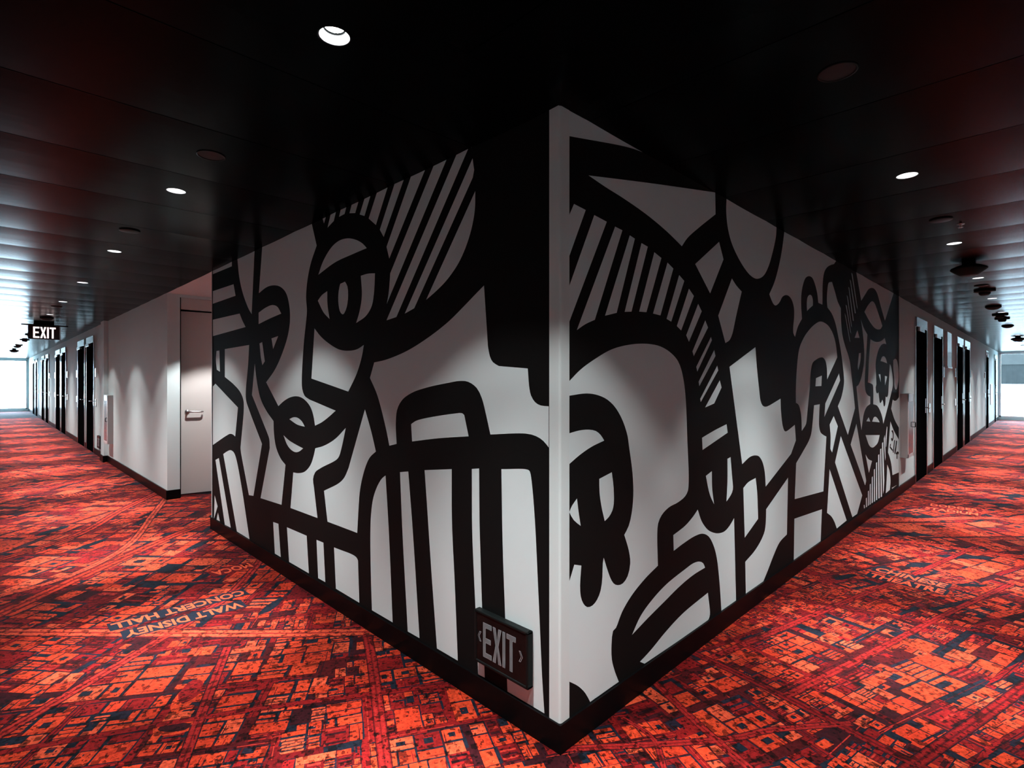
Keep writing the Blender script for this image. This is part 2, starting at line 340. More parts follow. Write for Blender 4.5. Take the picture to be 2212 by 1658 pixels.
def tag(o, label, cat, group=None, kind=None):
    o['label'] = label; o['category'] = cat
    if group: o['group'] = group
    if kind: o['kind'] = kind
    return o
def thing(name, loc, label, cat, group=None, kind=None, rz=0):
    o = bpy.data.objects.new(name, None); C.objects.link(o); o.empty_display_size = 0.1
    o.location = loc; o.rotation_euler = (0, 0, rz)
    return tag(o, label, cat, group, kind)
def dup(root, loc, rz, label):
    r = root.copy(); C.objects.link(r); r.location = loc; r.rotation_euler = (0, 0, rz); r['label'] = label
    for ch in list(root.children):
        c = ch.copy(); C.objects.link(c); c.parent = r
        for g in list(ch.children):
            d = g.copy(); C.objects.link(d); d.parent = c
    return r
def struct(mb, name, mats, label, cat):
    return tag(mb.build(name, mats), label, cat, kind='structure')

# ------------------------------------------------------------------ room shell
YL, XR, OUT = 33.0, 25.0, -1.75       # corridor ends, outer wall line
R0, R1, RX = 4.40, 6.17, 1.9          # the side recess in the left corridor
LB = -3.2                             # back of the open lobby behind the viewpoint

HT = H + 0.125
struct(MB().box(0, 0, 0, 0.12, R0, HT).box(0.12, R0 - 0.12, 0, RX, R0, HT), 'wall_left', M['white_wall'],
       'left face of the projecting corner wall, under the mural', 'wall')
struct(MB().box(0.12, 0, 0, XR, 0.12, HT), 'wall_right', M['white_wall'],
       'right face of the projecting corner wall and white wall running on past it', 'wall')
struct(MB().box(0, R1, 0, 0.135, R1 + 0.12, HT).box(1.085, R1, 0, RX, R1 + 0.12, HT).box(0.135, R1, 2.46, 1.085, R1 + 0.12, HT)
       .box(0, R1 + 0.12, 0, 0.12, YL, HT), 'wall_left_far', M['white_wall'],
       'white wall of the left corridor beyond the door recess, with light scallops', 'wall')
struct(MB().box(RX, R0 - 0.12, 0, RX + 0.1, R1 + 0.12, HT), 'wall_recess', M['white_wall'], 'white end wall deep inside the door recess', 'wall')
struct(MB().box(OUT - 0.1, 3, 0, OUT, YL, HT), 'wall_left_outer', M['white_wall'], 'outer wall of the left corridor, out of frame on the left', 'wall')
struct(MB().box(3, OUT - 0.1, 0, XR, OUT, HT), 'wall_right_outer', M['white_wall'], 'outer wall of the right corridor, out of frame on the right', 'wall')
struct(MB().box(LB - 0.1, LB - 0.1, 0, LB, 3.1, HT).box(LB, LB - 0.1, 0, 3.1, LB, HT).box(LB, 3, 0, OUT - 0.1, 3.1, HT).box(3, LB, 0, 3.1, OUT - 0.1, HT),
       'wall_lobby', M['lobby_wall'], 'white lobby walls behind the viewpoint', 'wall')
# darkness behind the ajar door, put into black coloured walls and ceiling
struct(MB().box(0.12, R1 + 1.4, 0, 1.3, R1 + 1.45, HT).box(1.25, R1 + 0.12, 0, 1.3, R1 + 1.4, HT), 'wall_door_darkness', M['black_plastic'],
       'black coloured walls standing in for the darkness behind the ajar cream door', 'wall')
# end walls around the windows
struct(MB().box(OUT - 0.1, YL, 0, 0.12, YL + 0.1, 0.10).box(OUT - 0.1, YL, 2.42, 0.12, YL + 0.1, HT)
       .box(-0.05, YL, 0.10, 0.12, YL + 0.1, 2.42).box(OUT - 0.1, YL, 0.10, OUT + 0.05, YL + 0.1, 2.42), 'wall_left_end', M['white_wall'],
       'white wall edge around the window ending the left corridor', 'wall')
struct(MB().box(XR, OUT - 0.1, 0, XR + 0.1, 0.12, 0.10).box(XR, OUT - 0.1, 2.46, XR + 0.1, 0.12, HT)
       .box(XR, -0.03, 0.10, XR + 0.1, 0.12, 2.46).box(XR, OUT - 0.1, 0.10, XR + 0.1, OUT + 0.03, 2.46), 'wall_right_end', M['white_wall'],
       'white wall edge around the window ending the right corridor', 'wall')

# windows
def window(name, axis, at, a0, a1, z0, z1, label):
    w = thing(name, (0, 0, 0), label, 'window', kind='structure')
    fr = MB(); t = 0.05
    def bx(mb, p, q, zz0, zz1, d0, d1):
        if axis == 'y': mb.box(p, at + d0, zz0, q, at + d1, zz1)
        else: mb.box(at + d0, p, zz0, at + d1, q, zz1)
    bx(fr, a0, a0 + t, z0, z1, 0.02, 0.08); bx(fr, a1 - t, a1, z0, z1, 0.02, 0.08)
    bx(fr, a0, a1, z0, z0 + t, 0.02, 0.08); bx(fr, a0, a1, z1 - t, z1, 0.02, 0.08)
    fr.build('window_frame', M['white_plastic'], w)
    g = MB(); bx(g, a0 + t, a1 - t, z0 + t, z1 - t, 0.045, 0.055); g.build('pane', M['glass'], w)
    return w
window('window_1', 'y', YL, OUT + 0.05, -0.05, 0.10, 2.42, 'bright overexposed window at the far end of the left corridor')
window('window_2', 'x', XR, OUT + 0.03, -0.03, 0.10, 2.46, 'bright window at the far end of the right corridor, grey building outside')

# ceilings: black metal planks across the corridors, slightly bowed, holes for the downlights
LL = [0.22, 2.11] + [4.07 + 1.965 * i for i in range(15)]
LR = [-0.15, 1.81, 3.75, 5.72] + [7.66 + 1.965 * i for i in range(9)]
LC = -0.815
LR_HOLE = 0.046
def planks(mb, axis, s_list, c0, c1, lights):
    BOW, GAP, HS = 0.0035, 0.003, 0.09
    def P(s, c, z): return (s, c, z) if axis == 'x' else (c, s, z)
    for s0, s1 in s_list:
        a, b = s0 + GAP, s1 - GAP
        w = s1 - s0
        def zz(s):
            u = (s - s0) / w
            return H - BOW * 4 * u * (1 - u)
        li = [l for l in lights if a + 0.06 < l < b - 0.06]
        cuts = [a + (b - a) * i / 8 for i in range(9)]
        if li:
            l = li[0]; e0, e1 = max(a, l - HS), min(b, l + HS)
            cuts = sorted([c for c in cuts if c < e0 - 0.01 or c > e1 + 0.01] + [e0, e1])
            cuts = [a] + [c for c in cuts if a < c < b] + [b]
        for p, q in zip(cuts, cuts[1:]):
            if li and p >= e0 - 1e-6 and q <= e1 + 1e-6:
                for d0, d1 in ((c0, LC - HS), (LC + HS, c1)):
                    mb.add([P(p, d0, zz(p)), P(q, d0, zz(q)), P(q, d1, zz(q)), P(p, d1, zz(p))], [(0, 1, 2, 3)], 0)
                def zl(s): return zz(p) + (zz(q) - zz(p)) * (s - p) / (q - p)
                n = 40; vs = []
                for i in range(n):
                    t = 2 * PI * i / n; cs, sn = math.cos(t), math.sin(t)
                    k = 1 / max(abs(cs) / ((q - l) if cs > 0 else (l - p)), abs(sn) / HS, 1e-9)
                    vs.append(P(l + cs * k, LC + sn * k, zl(l + cs * k)))
                    vs.append(P(l + cs * LR_HOLE, LC + sn * LR_HOLE, zl(l)))
                mb.add(vs, [(2 * i, 2 * i + 1, 2 * ((i + 1) % n) + 1, 2 * ((i + 1) % n)) for i in range(n)], 0)
            else:
                mb.add([P(p, c0, zz(p)), P(q, c0, zz(q)), P(q, c1, zz(q)), P(p, c1, zz(p))], [(0, 1, 2, 3)], 0)
        # folded plank edges
        for s in (a, b):
            mb.add([P(s, c0, H), P(s, c1, H), P(s, c1, H + 0.02), P(s, c0, H + 0.02)], [(0, 1, 2, 3)], 0)
cb = MB()
PW = 0.647
ys = [0.0] + [1.82 + PW * k for k in range(-2, 49) if 1.82 + PW * k < YL - 0.02] + [YL]
xs = [LB] + [0.83 + PW * k for k in range(-5, 38) if 0.83 + PW * k < XR - 0.02] + [XR]
planks(cb, 'y', list(zip(ys, ys[1:])), OUT, 0.0, LL)
planks(cb, 'x', list(zip(xs, xs[1:])), OUT, 0.0, LR)
cb.add([(LB, LB, H), (3, LB, H), (3, OUT, H), (LB, OUT, H)], [(0, 1, 2, 3)], 0)
cb.add([(LB, 0, H), (OUT, 0, H), (OUT, 3, H), (LB, 3, H)], [(0, 1, 2, 3)], 0)
# plenum lid above the planks so the seams read dark
cb.box(LB - 0.1, LB - 0.1, H + 0.12, XR + 0.1, 0.12, H + 0.14, 1)
cb.box(LB - 0.1, 0.12, H + 0.12, 0.12, YL + 0.1, H + 0.14, 1)
struct(cb, 'ceiling', [M['ceiling'], M['seam']], 'glossy black plank ceiling over both corridors', 'ceiling')
rc = MB(); rc.box(0.0, R0, H - 0.005, RX, R1 + 0.0, H + 0.1)
struct(rc, 'ceiling_recess', M['white_ceiling'], 'small white ceiling of the door recess', 'ceiling')
struct(MB().box(0, R1, H, 1.3, R1 + 1.45, H + 0.02), 'ceiling_door_darkness', M['black_plastic'], 'black coloured ceiling standing in for the darkness behind the ajar cream door', 'ceiling')  # coloured black so the gap behind the door stays dark

# skirtings
SH, ST = 0.112, 0.013
struct(MB().box(-ST, -ST, 0, 0, R0 + ST, SH).box(0, R0, 0, RX, R0 + ST, SH), 'baseboard_left', M['skirting'], 'black skirting under the left mural', 'skirting')
struct(MB().box(0, -ST, 0, 7.66, 0, SH), 'baseboard_right', M['skirting'], 'black skirting under the right mural', 'skirting')
LD = [(11.99, 13.06), (13.33, 14.50), (16.98, 18.12), (18.38, 19.72), (22.15, 23.28), (23.80, 25.05), (27.1, 28.2), (28.75, 30.0)]
RD = [(7.67, 8.67), (9.29, 10.37), (12.40, 13.54), (13.76, 14.92), (19.40, 20.42), (22.90, 23.75)]
def skirt_runs(a, b, gaps):
    out = []; p = a
    for g0, g1 in gaps:
        if g0 > p: out.append((p, g0))
        p = max(p, g1)
    if p < b: out.append((p, b))
    return out
mb = MB().box(-ST, R1 - ST, 0, 0, R1, SH).box(0, R1 - ST, 0, 0.135, R1, SH)
for p, q in skirt_runs(R1, 10.42, []) + skirt_runs(10.74, YL, LD): mb.box(-ST, p, 0, 0, q, SH)
mb.box(-0.065 - ST, 10.42 - ST, 0, 0.0, 10.74 + ST, SH)
struct(mb, 'baseboard_left_far', M['skirting'], 'black skirting along the white wall of the left corridor', 'skirting')
mb = MB()
for p, q in skirt_runs(7.66, XR, RD): mb.box(p, -ST, 0, q, 0, SH)
struct(mb, 'baseboard_right_far', M['skirting'], 'black skirting between the black doors of the right corridor', 'skirting')
struct(MB().bbox(-0.065, 10.42, SH, 0.0, 10.74, H, 0.004), 'trim_1', M['white_wall'], 'slim white pilaster on the left corridor wall behind the cabinet', 'pilaster')

# ------------------------------------------------------------------ murals
def spline(line):
    pts = []
    for tok in line.split():
        c = tok.endswith('c'); a, b = tok.rstrip('c').split(',')
        pts.append((int(a) / 1000, int(b) / 1000, c))
    n = len(pts); out = []
    for i in range(n):
        p1, p2 = pts[i], pts[(i + 1) % n]
        out.append(p1[:2])
        if p1[2] and p2[2]: continue
        p0 = p1 if p1[2] else pts[i - 1]
        p3 = p2 if p2[2] else pts[(i + 2) % n]
        A, B, Cc, D = (np.array(p[:2]) for p in (p0, p1, p2, p3))
        def tj(t, a, b): return t + max(np.linalg.norm(b - a), 1e-6) ** 0.5
        if p1[2]: A = 2 * B - Cc
        if p2[2]: D = 2 * Cc - B
        t0 = 0.0; t1 = tj(t0, A, B); t2 = tj(t1, B, Cc); t3 = tj(t2, Cc, D)
        k = max(2, min(10, int(np.linalg.norm(Cc - B) / 0.02)))
        for q in range(1, k):
            t = t1 + (t2 - t1) * q / k
            A1 = (t1 - t) / (t1 - t0) * A + (t - t0) / (t1 - t0) * B
            A2 = (t2 - t) / (t2 - t1) * B + (t - t1) / (t2 - t1) * Cc
            A3 = (t3 - t) / (t3 - t2) * Cc + (t - t2) / (t3 - t2) * D
            B1 = (t2 - t) / (t2 - t0) * A1 + (t - t0) / (t2 - t0) * A2
            B2 = (t3 - t) / (t3 - t1) * A2 + (t - t1) / (t3 - t1) * A3
            v = (t2 - t) / (t2 - t1) * B1 + (t - t1) / (t2 - t1) * B2
            out.append((float(v[0]), float(v[1])))
    return out
def fill(poly):
    """triangulate a 2-D outline, returns (points, triangles)"""
    from mathutils.geometry import tessellate_polygon
    v = [Vector((a, min(b, H), 0)) for a, b in poly]
    return poly, tessellate_polygon([v])
def mural(name, text, length, P, label, extra=None):
    mb = MB()
    t = 0.002
    # the wallcovering sheet itself, black
    q = [(0.0, SH - 0.02), (length, SH - 0.02), (length, H), (0.0, H)]
    mb.add([P(a, b, t) for a, b in q] + [P(a, b, 0.0) for a, b in q],
           [(0, 1, 2, 3), (4, 7, 6, 5), (0, 4, 5, 1), (1, 5, 6, 2), (2, 6, 7, 3), (3, 7, 4, 0)], 0)
    for i, line in enumerate(text.strip().splitlines()):
        pl, tr = fill(spline(line))
        mb.add([P(a, min(b, H), t + 0.0004) for a, b in pl], [tuple(f) for f in tr], 1)
    if extra:
        for line in extra.strip().splitlines():
            pl, tr = fill(spline(line))
            mb.add([P(a, b, t + 0.0008) for a, b in pl], [tuple(f) for f in tr], 0)
    return tag(mb.build(name, [M['mural_black'], M['mural_white']]), label, 'mural')
mural('wall_mural', MURAL_LEFT, R0 - 0.012, lambda u, z, d: (-d, u, z),
      'black and white mural of faces with a striped cap, left of the corner')
mural('wall_mural', MURAL_RIGHT, 6.585, lambda u, z, d: (u, -d, z),
      'black and white mural of drooping faces, lips and a signature, right of the corner', SIGNATURE)

# corner guards
mb = MB()
GW = 0.052
prof = [(-0.004, GW), (-0.005, 0.004), (-0.0035, -0.0005), (-0.0005, -0.0035), (0.004, -0.005), (GW, -0.004), (GW, -0.002), (-0.002, -0.002), (-0.002, GW)]
mb.prism(prof, lambda a, b: (a, b, SH), lambda a, b: (a, b, H))
tag(mb.build('corner_guard', M['guard']), 'white plastic guard strip down the projecting corner between the murals', 'corner guard')
mb = MB().box(-0.004, R0 - 0.012, SH, 0.0, R0 + 0.004, H).box(0.0, R0, SH, 0.03, R0 + 0.004, H)
tag(mb.build('corner_guard', M['guard']), 'thin white guard strip at the far left edge of the left mural', 'corner guard')
mb = MB().box(6.586, -0.006, SH, 6.612, 0, H)
tag(mb.build('edge_strip', M['guard']), 'thin pale strip closing the right edge of the right mural', 'trim strip')

# ------------------------------------------------------------------ carpet: printed aerial city map
OR = (0.37, 0.033, 0.011); OR2 = (0.33, 0.025, 0.009); OR3 = (0.42, 0.055, 0.022)
RED = (0.14, 0.0050, 0.0052); RED2 = (0.080, 0.003, 0.004); PINK = (0.26, 0.018, 0.012)
MAR = (0.045, 0.003, 0.004); MAR2 = (0.022, 0.003, 0.005); NAVY = (0.0065, 0.009, 0.0155); NAVY2 = (0.010, 0.008, 0.015); DK = (0.016, 0.004, 0.007)
ROAD = (0.145, 0.0060, 0.0056); LANE = (0.20, 0.010, 0.009)
rng = random.Random(11)
QV, QC, LV = [], [], []                     # quads, colours
def quad(pts, col, z):
    z += rng.random() * 0.00007
    QV.append([(p[0], p[1], z) for p in pts]); QC.append(col)
Z = [0.0001 * (i + 1) for i in range(14)]
DIST = [  # centre x, y, grid angle, block size, lot size
    (-0.3, 0.6, 63, 0.30, 0.085), (-0.9, 1.3, 55, 0.34, 0.10), (-1.3, 0.3, 66, 0.28, 0.08), (-0.3, 1.75, 58, 0.26, 0.075),
    (-0.5, 2.6, 47, 0.40, 0.13), (-1.2, 2.8, 40, 0.42, 0.13), (-0.5, 3.6, 47, 0.42, 0.12), (-1.2, 4.2, 40, 0.45, 0.14),
    (-0.6, 5.0, 52, 0.45, 0.14), (0.9, 5.2, 30, 0.4, 0.12), (-1.1, 6.0, 44, 0.45, 0.14), (-0.4, 6.8, 36, 0.45, 0.14), (-0.9, 8.2, 50, 0.5, 0.16),
    (0.2, -0.4, 62, 0.30, 0.09), (0.7, -0.3, 72, 0.28, 0.085), (0.6, -1.1, 77, 0.32, 0.10), (1.4, -0.5, 77, 0.30, 0.055), (1.5, -1.1, 75, 0.34, 0.09),
    (2.2, -0.4, 78, 0.30, 0.05), (2.3, -1.0, 75, 0.30, 0.06), (3.0, -0.7, 70, 0.34, 0.075), (3.9, -0.4, 64, 0.34, 0.06), (4.0, -1.2, 70, 0.4, 0.09),
    (5.0, -0.7, 50, 0.45, 0.14), (6.0, -0.6, 62, 0.45, 0.13), (7.2, -0.8, 48, 0.5, 0.15), (8.8, -0.8, 58, 0.5, 0.16),
    (-1.2, -0.8, 63, 0.3, 0.09), (-2.4, 0.5, 60, 0.4, 0.12), (-2.4, -2.2, 60, 0.5, 0.15), (0.5, -2.4, 70, 0.5, 0.15), (-2.4, 2.2, 50, 0.5, 0.15), (2.2, -2.4, 70, 0.5, 0.15)]
for yy in np.arange(9.8, 33, 1.6): DIST.append((-0.9 + 0.5 * math.sin(yy * 2), yy, 35 + 25 * math.sin(yy * 1.7), 0.6, 0.20))
for xx in np.arange(10.4, 25, 1.6): DIST.append((xx, -0.8 + 0.5 * math.sin(xx * 2), 60 + 22 * math.sin(xx * 1.7), 0.6, 0.20))
DA = np.array([(d[0], d[1]) for d in DIST])
def inside(x, y):
    if x < LB or y < LB: return False
    if x < 0 and y > 3: return x > OUT - 0.05
    if x < 0.03: return y < YL
    if y > 0.03: return R0 - 0.05 < y < R1 + 0.15 and x < RX
    if x > 3: return y > OUT - 0.05
    return x < XR
def nearest(x, y): return int(np.argmin((DA[:, 0] - x) ** 2 + (DA[:, 1] - y) ** 2))
def rect_split(x0, y0, x1, y1, smin, out, depth=0):
    w, h = x1 - x0, y1 - y0
    if (w < smin * 1.35 and h < smin * 1.35) or depth > 9 or (depth > 2 and rng.random() < 0.10 and max(w, h) < smin * 3):
        out.append((x0, y0, x1, y1)); return
    if w * rng.uniform(0.7, 1.4) > h:
        m = x0 + w * rng.uniform(0.32, 0.68); rect_split(x0, y0, m, y1, smin, out, depth + 1); rect_split(m, y0, x1, y1, smin, out, depth + 1)
    else:
        m = y0 + h * rng.uniform(0.32, 0.68); rect_split(x0, y0, x1, m, smin, out, depth + 1); rect_split(x0, m, x1, y1, smin, out, depth + 1)
def district(k):
    cx, cy, ang, bs, ls = DIST[k]
    near = min(abs(cx) + abs(cy), 12)
    fine = math.hypot(cx + 0.4, cy + 0.4) < 4.2
    a = math.radians(ang); ca, sa = math.cos(a), math.sin(a); sk = math.radians(rng.uniform(-5, 5))
    def W(u, v): return (cx + u * ca - v * math.sin(a + sk), cy + u * sa + v * math.cos(a + sk))
    R = 1.7 if bs > 0.45 else 1.25
    SHX, SHY = 0.55, -0.85
    u = -R
    while u < R:
        bw = bs * rng.uniform(0.7, 1.45); v = -R
        while v < R:
            bh = bs * rng.uniform(0.9, 2.0)
            st = 0.011 + 0.012 * rng.random()
            c = W(u + bw / 2, v + bh / 2)
            if inside(*c) and nearest(*c) == k or any(inside(*W(p, q)) and nearest(*W(p, q)) == k for p in (u, u + bw) for q in (v, v + bh)):
                x0, y0, x1, y1 = u + st, v + st, u + bw - st, v + bh - st
                g = rng.random()
                quad([W(x0, y0), W(x1, y0), W(x1, y1), W(x0, y1)], NAVY if g < 0.24 else MAR2 if g < 0.55 else MAR if g < 0.78 else RED2, Z[0])
                if rng.random() < 0.65:      # kerb lines of the street
                    e = 0.0022
                    quad([W(u - e, v), W(u + e, v), W(u + e, v + bh), W(u - e, v + bh)], rng.choice([PINK, DK, MAR]), Z[1])
                if rng.random() < 0.65:
                    e = 0.0022
                    quad([W(u, v - e), W(u + bw, v - e), W(u + bw, v + e), W(u, v + e)], rng.choice([PINK, DK, MAR]), Z[1])
                lots = []; lsz = ls * rng.choice([0.7, 1.0, 1.0, 1.5]); rect_split(x0, y0, x1, y1, lsz, lots)
                for (a0, b0, a1, b1) in lots:
                    w, h = a1 - a0, b1 - b0
                    lc = W((a0 + a1) / 2, (b0 + b1) / 2)
                    if not inside(*lc) or nearest(*lc) != k: continue
                    t = rng.random()
                    if t < 0.03: continue
                    if t < 0.16:               # car park / park
                        col = rng.choice([MAR, RED2, RED2, RED])
                        quad([W(a0, b0), W(a1, b0), W(a1, b1), W(a0, b1)], col, Z[2])
                        if fine:
                            n = rng.randint(2, 6)
                            for i in range(n):
                                p = a0 + w * (i + 0.5) / n; e = w * 0.12 / n * 2
                                quad([W(p - e, b0 + h * .12), W(p + e, b0 + h * .12), W(p + e, b1 - h * .12), W(p - e, b1 - h * .12)], rng.choice([RED, MAR2, PINK]), Z[3])
                        continue
                    m = lsz * rng.uniform(0.012, 0.055)
                    sd = lsz * rng.choice([0.04, 0.07, 0.10, 0.18])
                    p0, q0, p1, q1 = a0 + m, b0 + m + sd * 0.4, a1 - m - sd * 0.4, b1 - m
                    if p1 - p0 < 0.01 or q1 - q0 < 0.01: continue
                    scol = NAVY if rng.random() < 0.75 else NAVY2
                    quad([W(p0 + sd, q0 - sd), W(p1 + sd, q0 - sd), W(p1 + sd, q1 - sd), W(p0 + sd, q1 - sd)], scol, Z[4])
                    col = rng.choice([OR, OR, OR2, OR2, OR3, RED])
                    st_ = rng.random()
                    if st_ < 0.55 or not fine and st_ < 0.8:
                        j = [rng.uniform(-1, 1) * lsz * 0.03 for _ in range(8)]
                        quad([W(p0 + j[0], q0 + j[1]), W(p1 + j[2], q0 + j[3]), W(p1 + j[4], q1 + j[5]), W(p0 + j[6], q1 + j[7])], col, Z[5])
                    elif st_ < 0.72:           # row of narrow houses
                        n = max(2, int((p1 - p0) / (lsz * 0.22)))
                        for i in range(n):
                            s0 = p0 + (p1 - p0) * i / n; s1 = s0 + (p1 - p0) / n * rng.uniform(0.55, 0.85)
                            quad([W(s0, q0 + rng.random() * h * .1), W(s1, q0 + rng.random() * h * .1), W(s1, q1 - rng.random() * h * .1), W(s0, q1 - rng.random() * h * .1)], col, Z[5])
                    elif st_ < 0.88:           # L or U shaped block
                        e = rng.uniform(0.3, 0.5)
                        quad([W(p0, q0), W(p1, q0), W(p1, q0 + (q1 - q0) * e), W(p0, q0 + (q1 - q0) * e)], col, Z[5])
                        quad([W(p0, q0), W(p0 + (p1 - p0) * e, q0), W(p0 + (p1 - p0) * e, q1), W(p0, q1)], col, Z[6])
                        if rng.random() < 0.4: quad([W(p1 - (p1 - p0) * e * .7, q0), W(p1, q0), W(p1, q1), W(p1 - (p1 - p0) * e * .7, q1)], col, Z[6])
                    else:                      # courtyard
                        quad([W(p0, q0), W(p1, q0), W(p1, q1), W(p0, q1)], col, Z[5])
                        a_, b_ = 0.32, 0.68
                        quad([W(p0 + (p1 - p0) * a_, q0 + (q1 - q0) * a_), W(p0 + (p1 - p0) * b_, q0 + (q1 - q0) * a_), W(p0 + (p1 - p0) * b_, q0 + (q1 - q0) * b_), W(p0 + (p1 - p0) * a_, q0 + (q1 - q0) * b_)], scol, Z[6])
                    if fine:                   # roof plant, notches and roof lines
                        for _ in range(rng.randint(1, 4)):
                            s = lsz * rng.uniform(0.02, 0.07); pu = rng.uniform(p0, p1 - s); qv = rng.uniform(q0, q1 - s)
                            quad([W(pu, qv), W(pu + s * rng.uniform(.6, 2), qv), W(pu + s * rng.uniform(.6, 2), qv + s), W(pu, qv + s)], rng.choice([DK, MAR, RED, NAVY, OR3]), Z[7])
                        if rng.random() < 0.45:
                            e = 0.0012 + 0.0012 * rng.random(); pu = rng.uniform(p0, p1)
                            quad([W(pu - e, q0), W(pu + e, q0), W(pu + e, q1 - h * rng.random() * .5), W(pu - e, q1 - h * rng.random() * .5)], rng.choice([DK, MAR, RED]), Z[7])
                        if rng.random() < 0.45:
                            e = 0.0012 + 0.0012 * rng.random(); qv = rng.uniform(q0, q1)
                            quad([W(p0, qv - e), W(p1 - w * rng.random() * .5, qv - e), W(p1 - w * rng.random() * .5, qv + e), W(p0, qv + e)], rng.choice([DK, MAR, RED]), Z[7])
            v += bh
        u += bw
for k in range(len(DIST)): district(k)
def road(pts, w, cols=(ROAD, LANE, DK), lanes=True):
    pts = [Vector((p[0], p[1])) for p in pts]
    fine = []
    for i in range(len(pts) - 1):
        p0 = pts[max(i - 1, 0)]; p1 = pts[i]; p2 = pts[i + 1]; p3 = pts[min(i + 2, len(pts) - 1)]
        for q in range(8):
            t = q / 8
            fine.append(0.5 * ((2 * p1) + (p2 - p0) * t + (2 * p0 - 5 * p1 + 4 * p2 - p3) * t * t + (3 * p1 - p0 - 3 * p2 + p3) * t ** 3))
    fine.append(pts[-1])
    nn = []
    for i in range(len(fine)):
        d = (fine[min(i + 1, len(fine) - 1)] - fine[max(i - 1, 0)]).normalized(); nn.append(Vector((-d.y, d.x)))
    def strip(o0, o1, col, z):
        for i in range(len(fine) - 1):
            a, b, n0, n1 = fine[i], fine[i + 1], nn[i], nn[i + 1]
            m = (a + b) / 2
            if not inside(m.x, m.y): continue
            quad([a + n0 * o0, b + n1 * o0, b + n1 * o1, a + n0 * o1], col, z)
    strip(-w * .62, w * .62, cols[2], Z[8]); strip(-w * .5, w * .5, cols[0], Z[9])
    if lanes:
        strip(-w * .40, -w * .12, cols[1], Z[10]); strip(w * .12, w * .40, cols[1], Z[10])
        strip(-w * .02, w * .02, cols[2], Z[10])
# big roads and freeways of the map
road([(-2.2, 3.6), (-1.51, 2.89), (-0.5, 1.86), (0.05, 1.35)], 0.085, (PINK, OR3, DK))
road([(-2.2, 1.2), (-1.53, 1.67), (-0.88, 2.15), (-0.4, 2.55), (0.05, 3.2)], 0.055, (RED, PINK, DK))
road([(-1.8, 2.95), (-1.5, 3.23), (-0.79, 3.95), (-0.2, 4.5), (0.6, 5.1)], 0.10, (RED, OR2, MAR))
road([(-1.75, 3.6), (-1.2, 3.7), (-0.7, 4.3), (-0.3, 5.4), (0.05, 6.4)], 0.06, (PINK, OR3, DK))
road([(-1.8, 4.4), (-1.0, 5.0), (-0.5, 5.9), (0.05, 6.8)], 0.09, (RED, OR2, DK))
road([(-1.2, 0.6), (-1.063, 0.937), (-0.646, 1.79)], 0.040, (ROAD, LANE, DK), True)
road([(0.05, 1.60), (-0.16, 1.13), (-0.52, 0.41), (-0.9, -0.35)], 0.045, (ROAD, LANE, MAR), True)
road([(-1.6, 1.55), (-0.82, 1.158), (-0.2, 0.78), (0.05, 0.6)], 0.032, (RED, PINK, DK), False)
road([(0.0, 0.02), (0.5, -0.40), (0.72, -0.53), (1.0, -0.75)], 0.032, (ROAD, LANE, DK), True)
road([(0.75, 0.05), (0.671, -0.04), (0.49, -0.41), (0.3, -0.9), (0.1, -1.5)], 0.034, (ROAD, LANE, MAR), True)
road([(0.35, -0.05), (0.32, -0.22), (0.15, -0.4), (0.1, -0.7), (-0.1, -1.1)], 0.022, (ROAD, LANE, DK), True)
road([(1.1, -0.10), (1.7, -0.24), (2.61, -0.45), (3.3, -0.62), (4.6, -0.9)], 0.040, (ROAD, LANE, MAR), True)
road([(1.016, -0.49), (1.82, -0.69), (2.6, -0.88), (3.6, -1.15)], 0.036, (ROAD, LANE, MAR), True)
road([(0.5, -0.88), (0.924, -0.986), (1.703, -1.203), (2.5, -1.4)], 0.045, (RED2, RED, DK), True)
road([(1.08, 0.0), (1.02, -0.4), (0.90, -0.95), (0.8, -1.5)], 0.045, (RED2, RED, DK), True)
road([(2.2, -0.05), (2.31, -0.533), (2.496, -1.136), (2.6, -1.7)], 0.040, (RED2, RED, DK), True)
road([(3.9, 0.05), (4.3, -0.5), (4.4, -1.1), (4.9, -1.75)], 0.09, (RED, OR2, DK))
road([(4.9, 0.05), (5.3, -0.4), (5.9, -0.9), (6.3, -1.75)], 0.11, (PINK, OR3, DK))
road([(5.6, 0.05), (6.6, -0.5), (7.0, -1.0), (7.9, -1.75)], 0.10, (RED, OR2, MAR))
road([(7.4, 0.05), (7.9, -0.7), (8.2, -1.2), (9.2, -1.75)], 0.12, (PINK, OR3, DK))
for yy in np.arange(7.4, 31, 1.35): road([(-1.8, yy), (-1.1, yy + 0.5), (-0.5, yy + 1.2), (0.05, yy + 1.5)], 0.10, (RED, OR2, DK))
for xx in np.arange(9.4, 24, 1.35): road([(xx, 0.05), (xx + 0.4, -0.5), (xx + 1.1, -1.1), (xx + 1.4, -1.8)], 0.10, (RED, OR2, DK))
# blocks of colour: parks, dark yards, reservoirs
def blob(cx, cy, rx, ry, ang, col, z, n=18, jit=0.12):
    a0 = math.radians(ang); ps = []
    for i in range(n):
        t = 2 * PI * i / n; k = 1 + rng.uniform(-jit, jit)
        x, y = rx * k * math.cos(t), ry * k * math.sin(t)
        ps.append((cx + x * math.cos(a0) - y * math.sin(a0), cy + x * math.sin(a0) + y * math.cos(a0)))
    for i in range(0, n, 2):
        quad([(cx, cy), ps[i], ps[(i + 1) % n], ps[(i + 2) % n]], col, z)
blob(-0.93, 1.43, 0.125, 0.045, 60, OR, Z[8], jit=0.05); blob(-0.90, 1.47, 0.10, 0.045, 62, RED, Z[9], jit=0.05)
blob(-1.02, 1.22, 0.085, 0.050, 140, OR, Z[8], jit=0.05); blob(-1.02, 1.22, 0.065, 0.030, 140, MAR2, Z[9], jit=0.05)
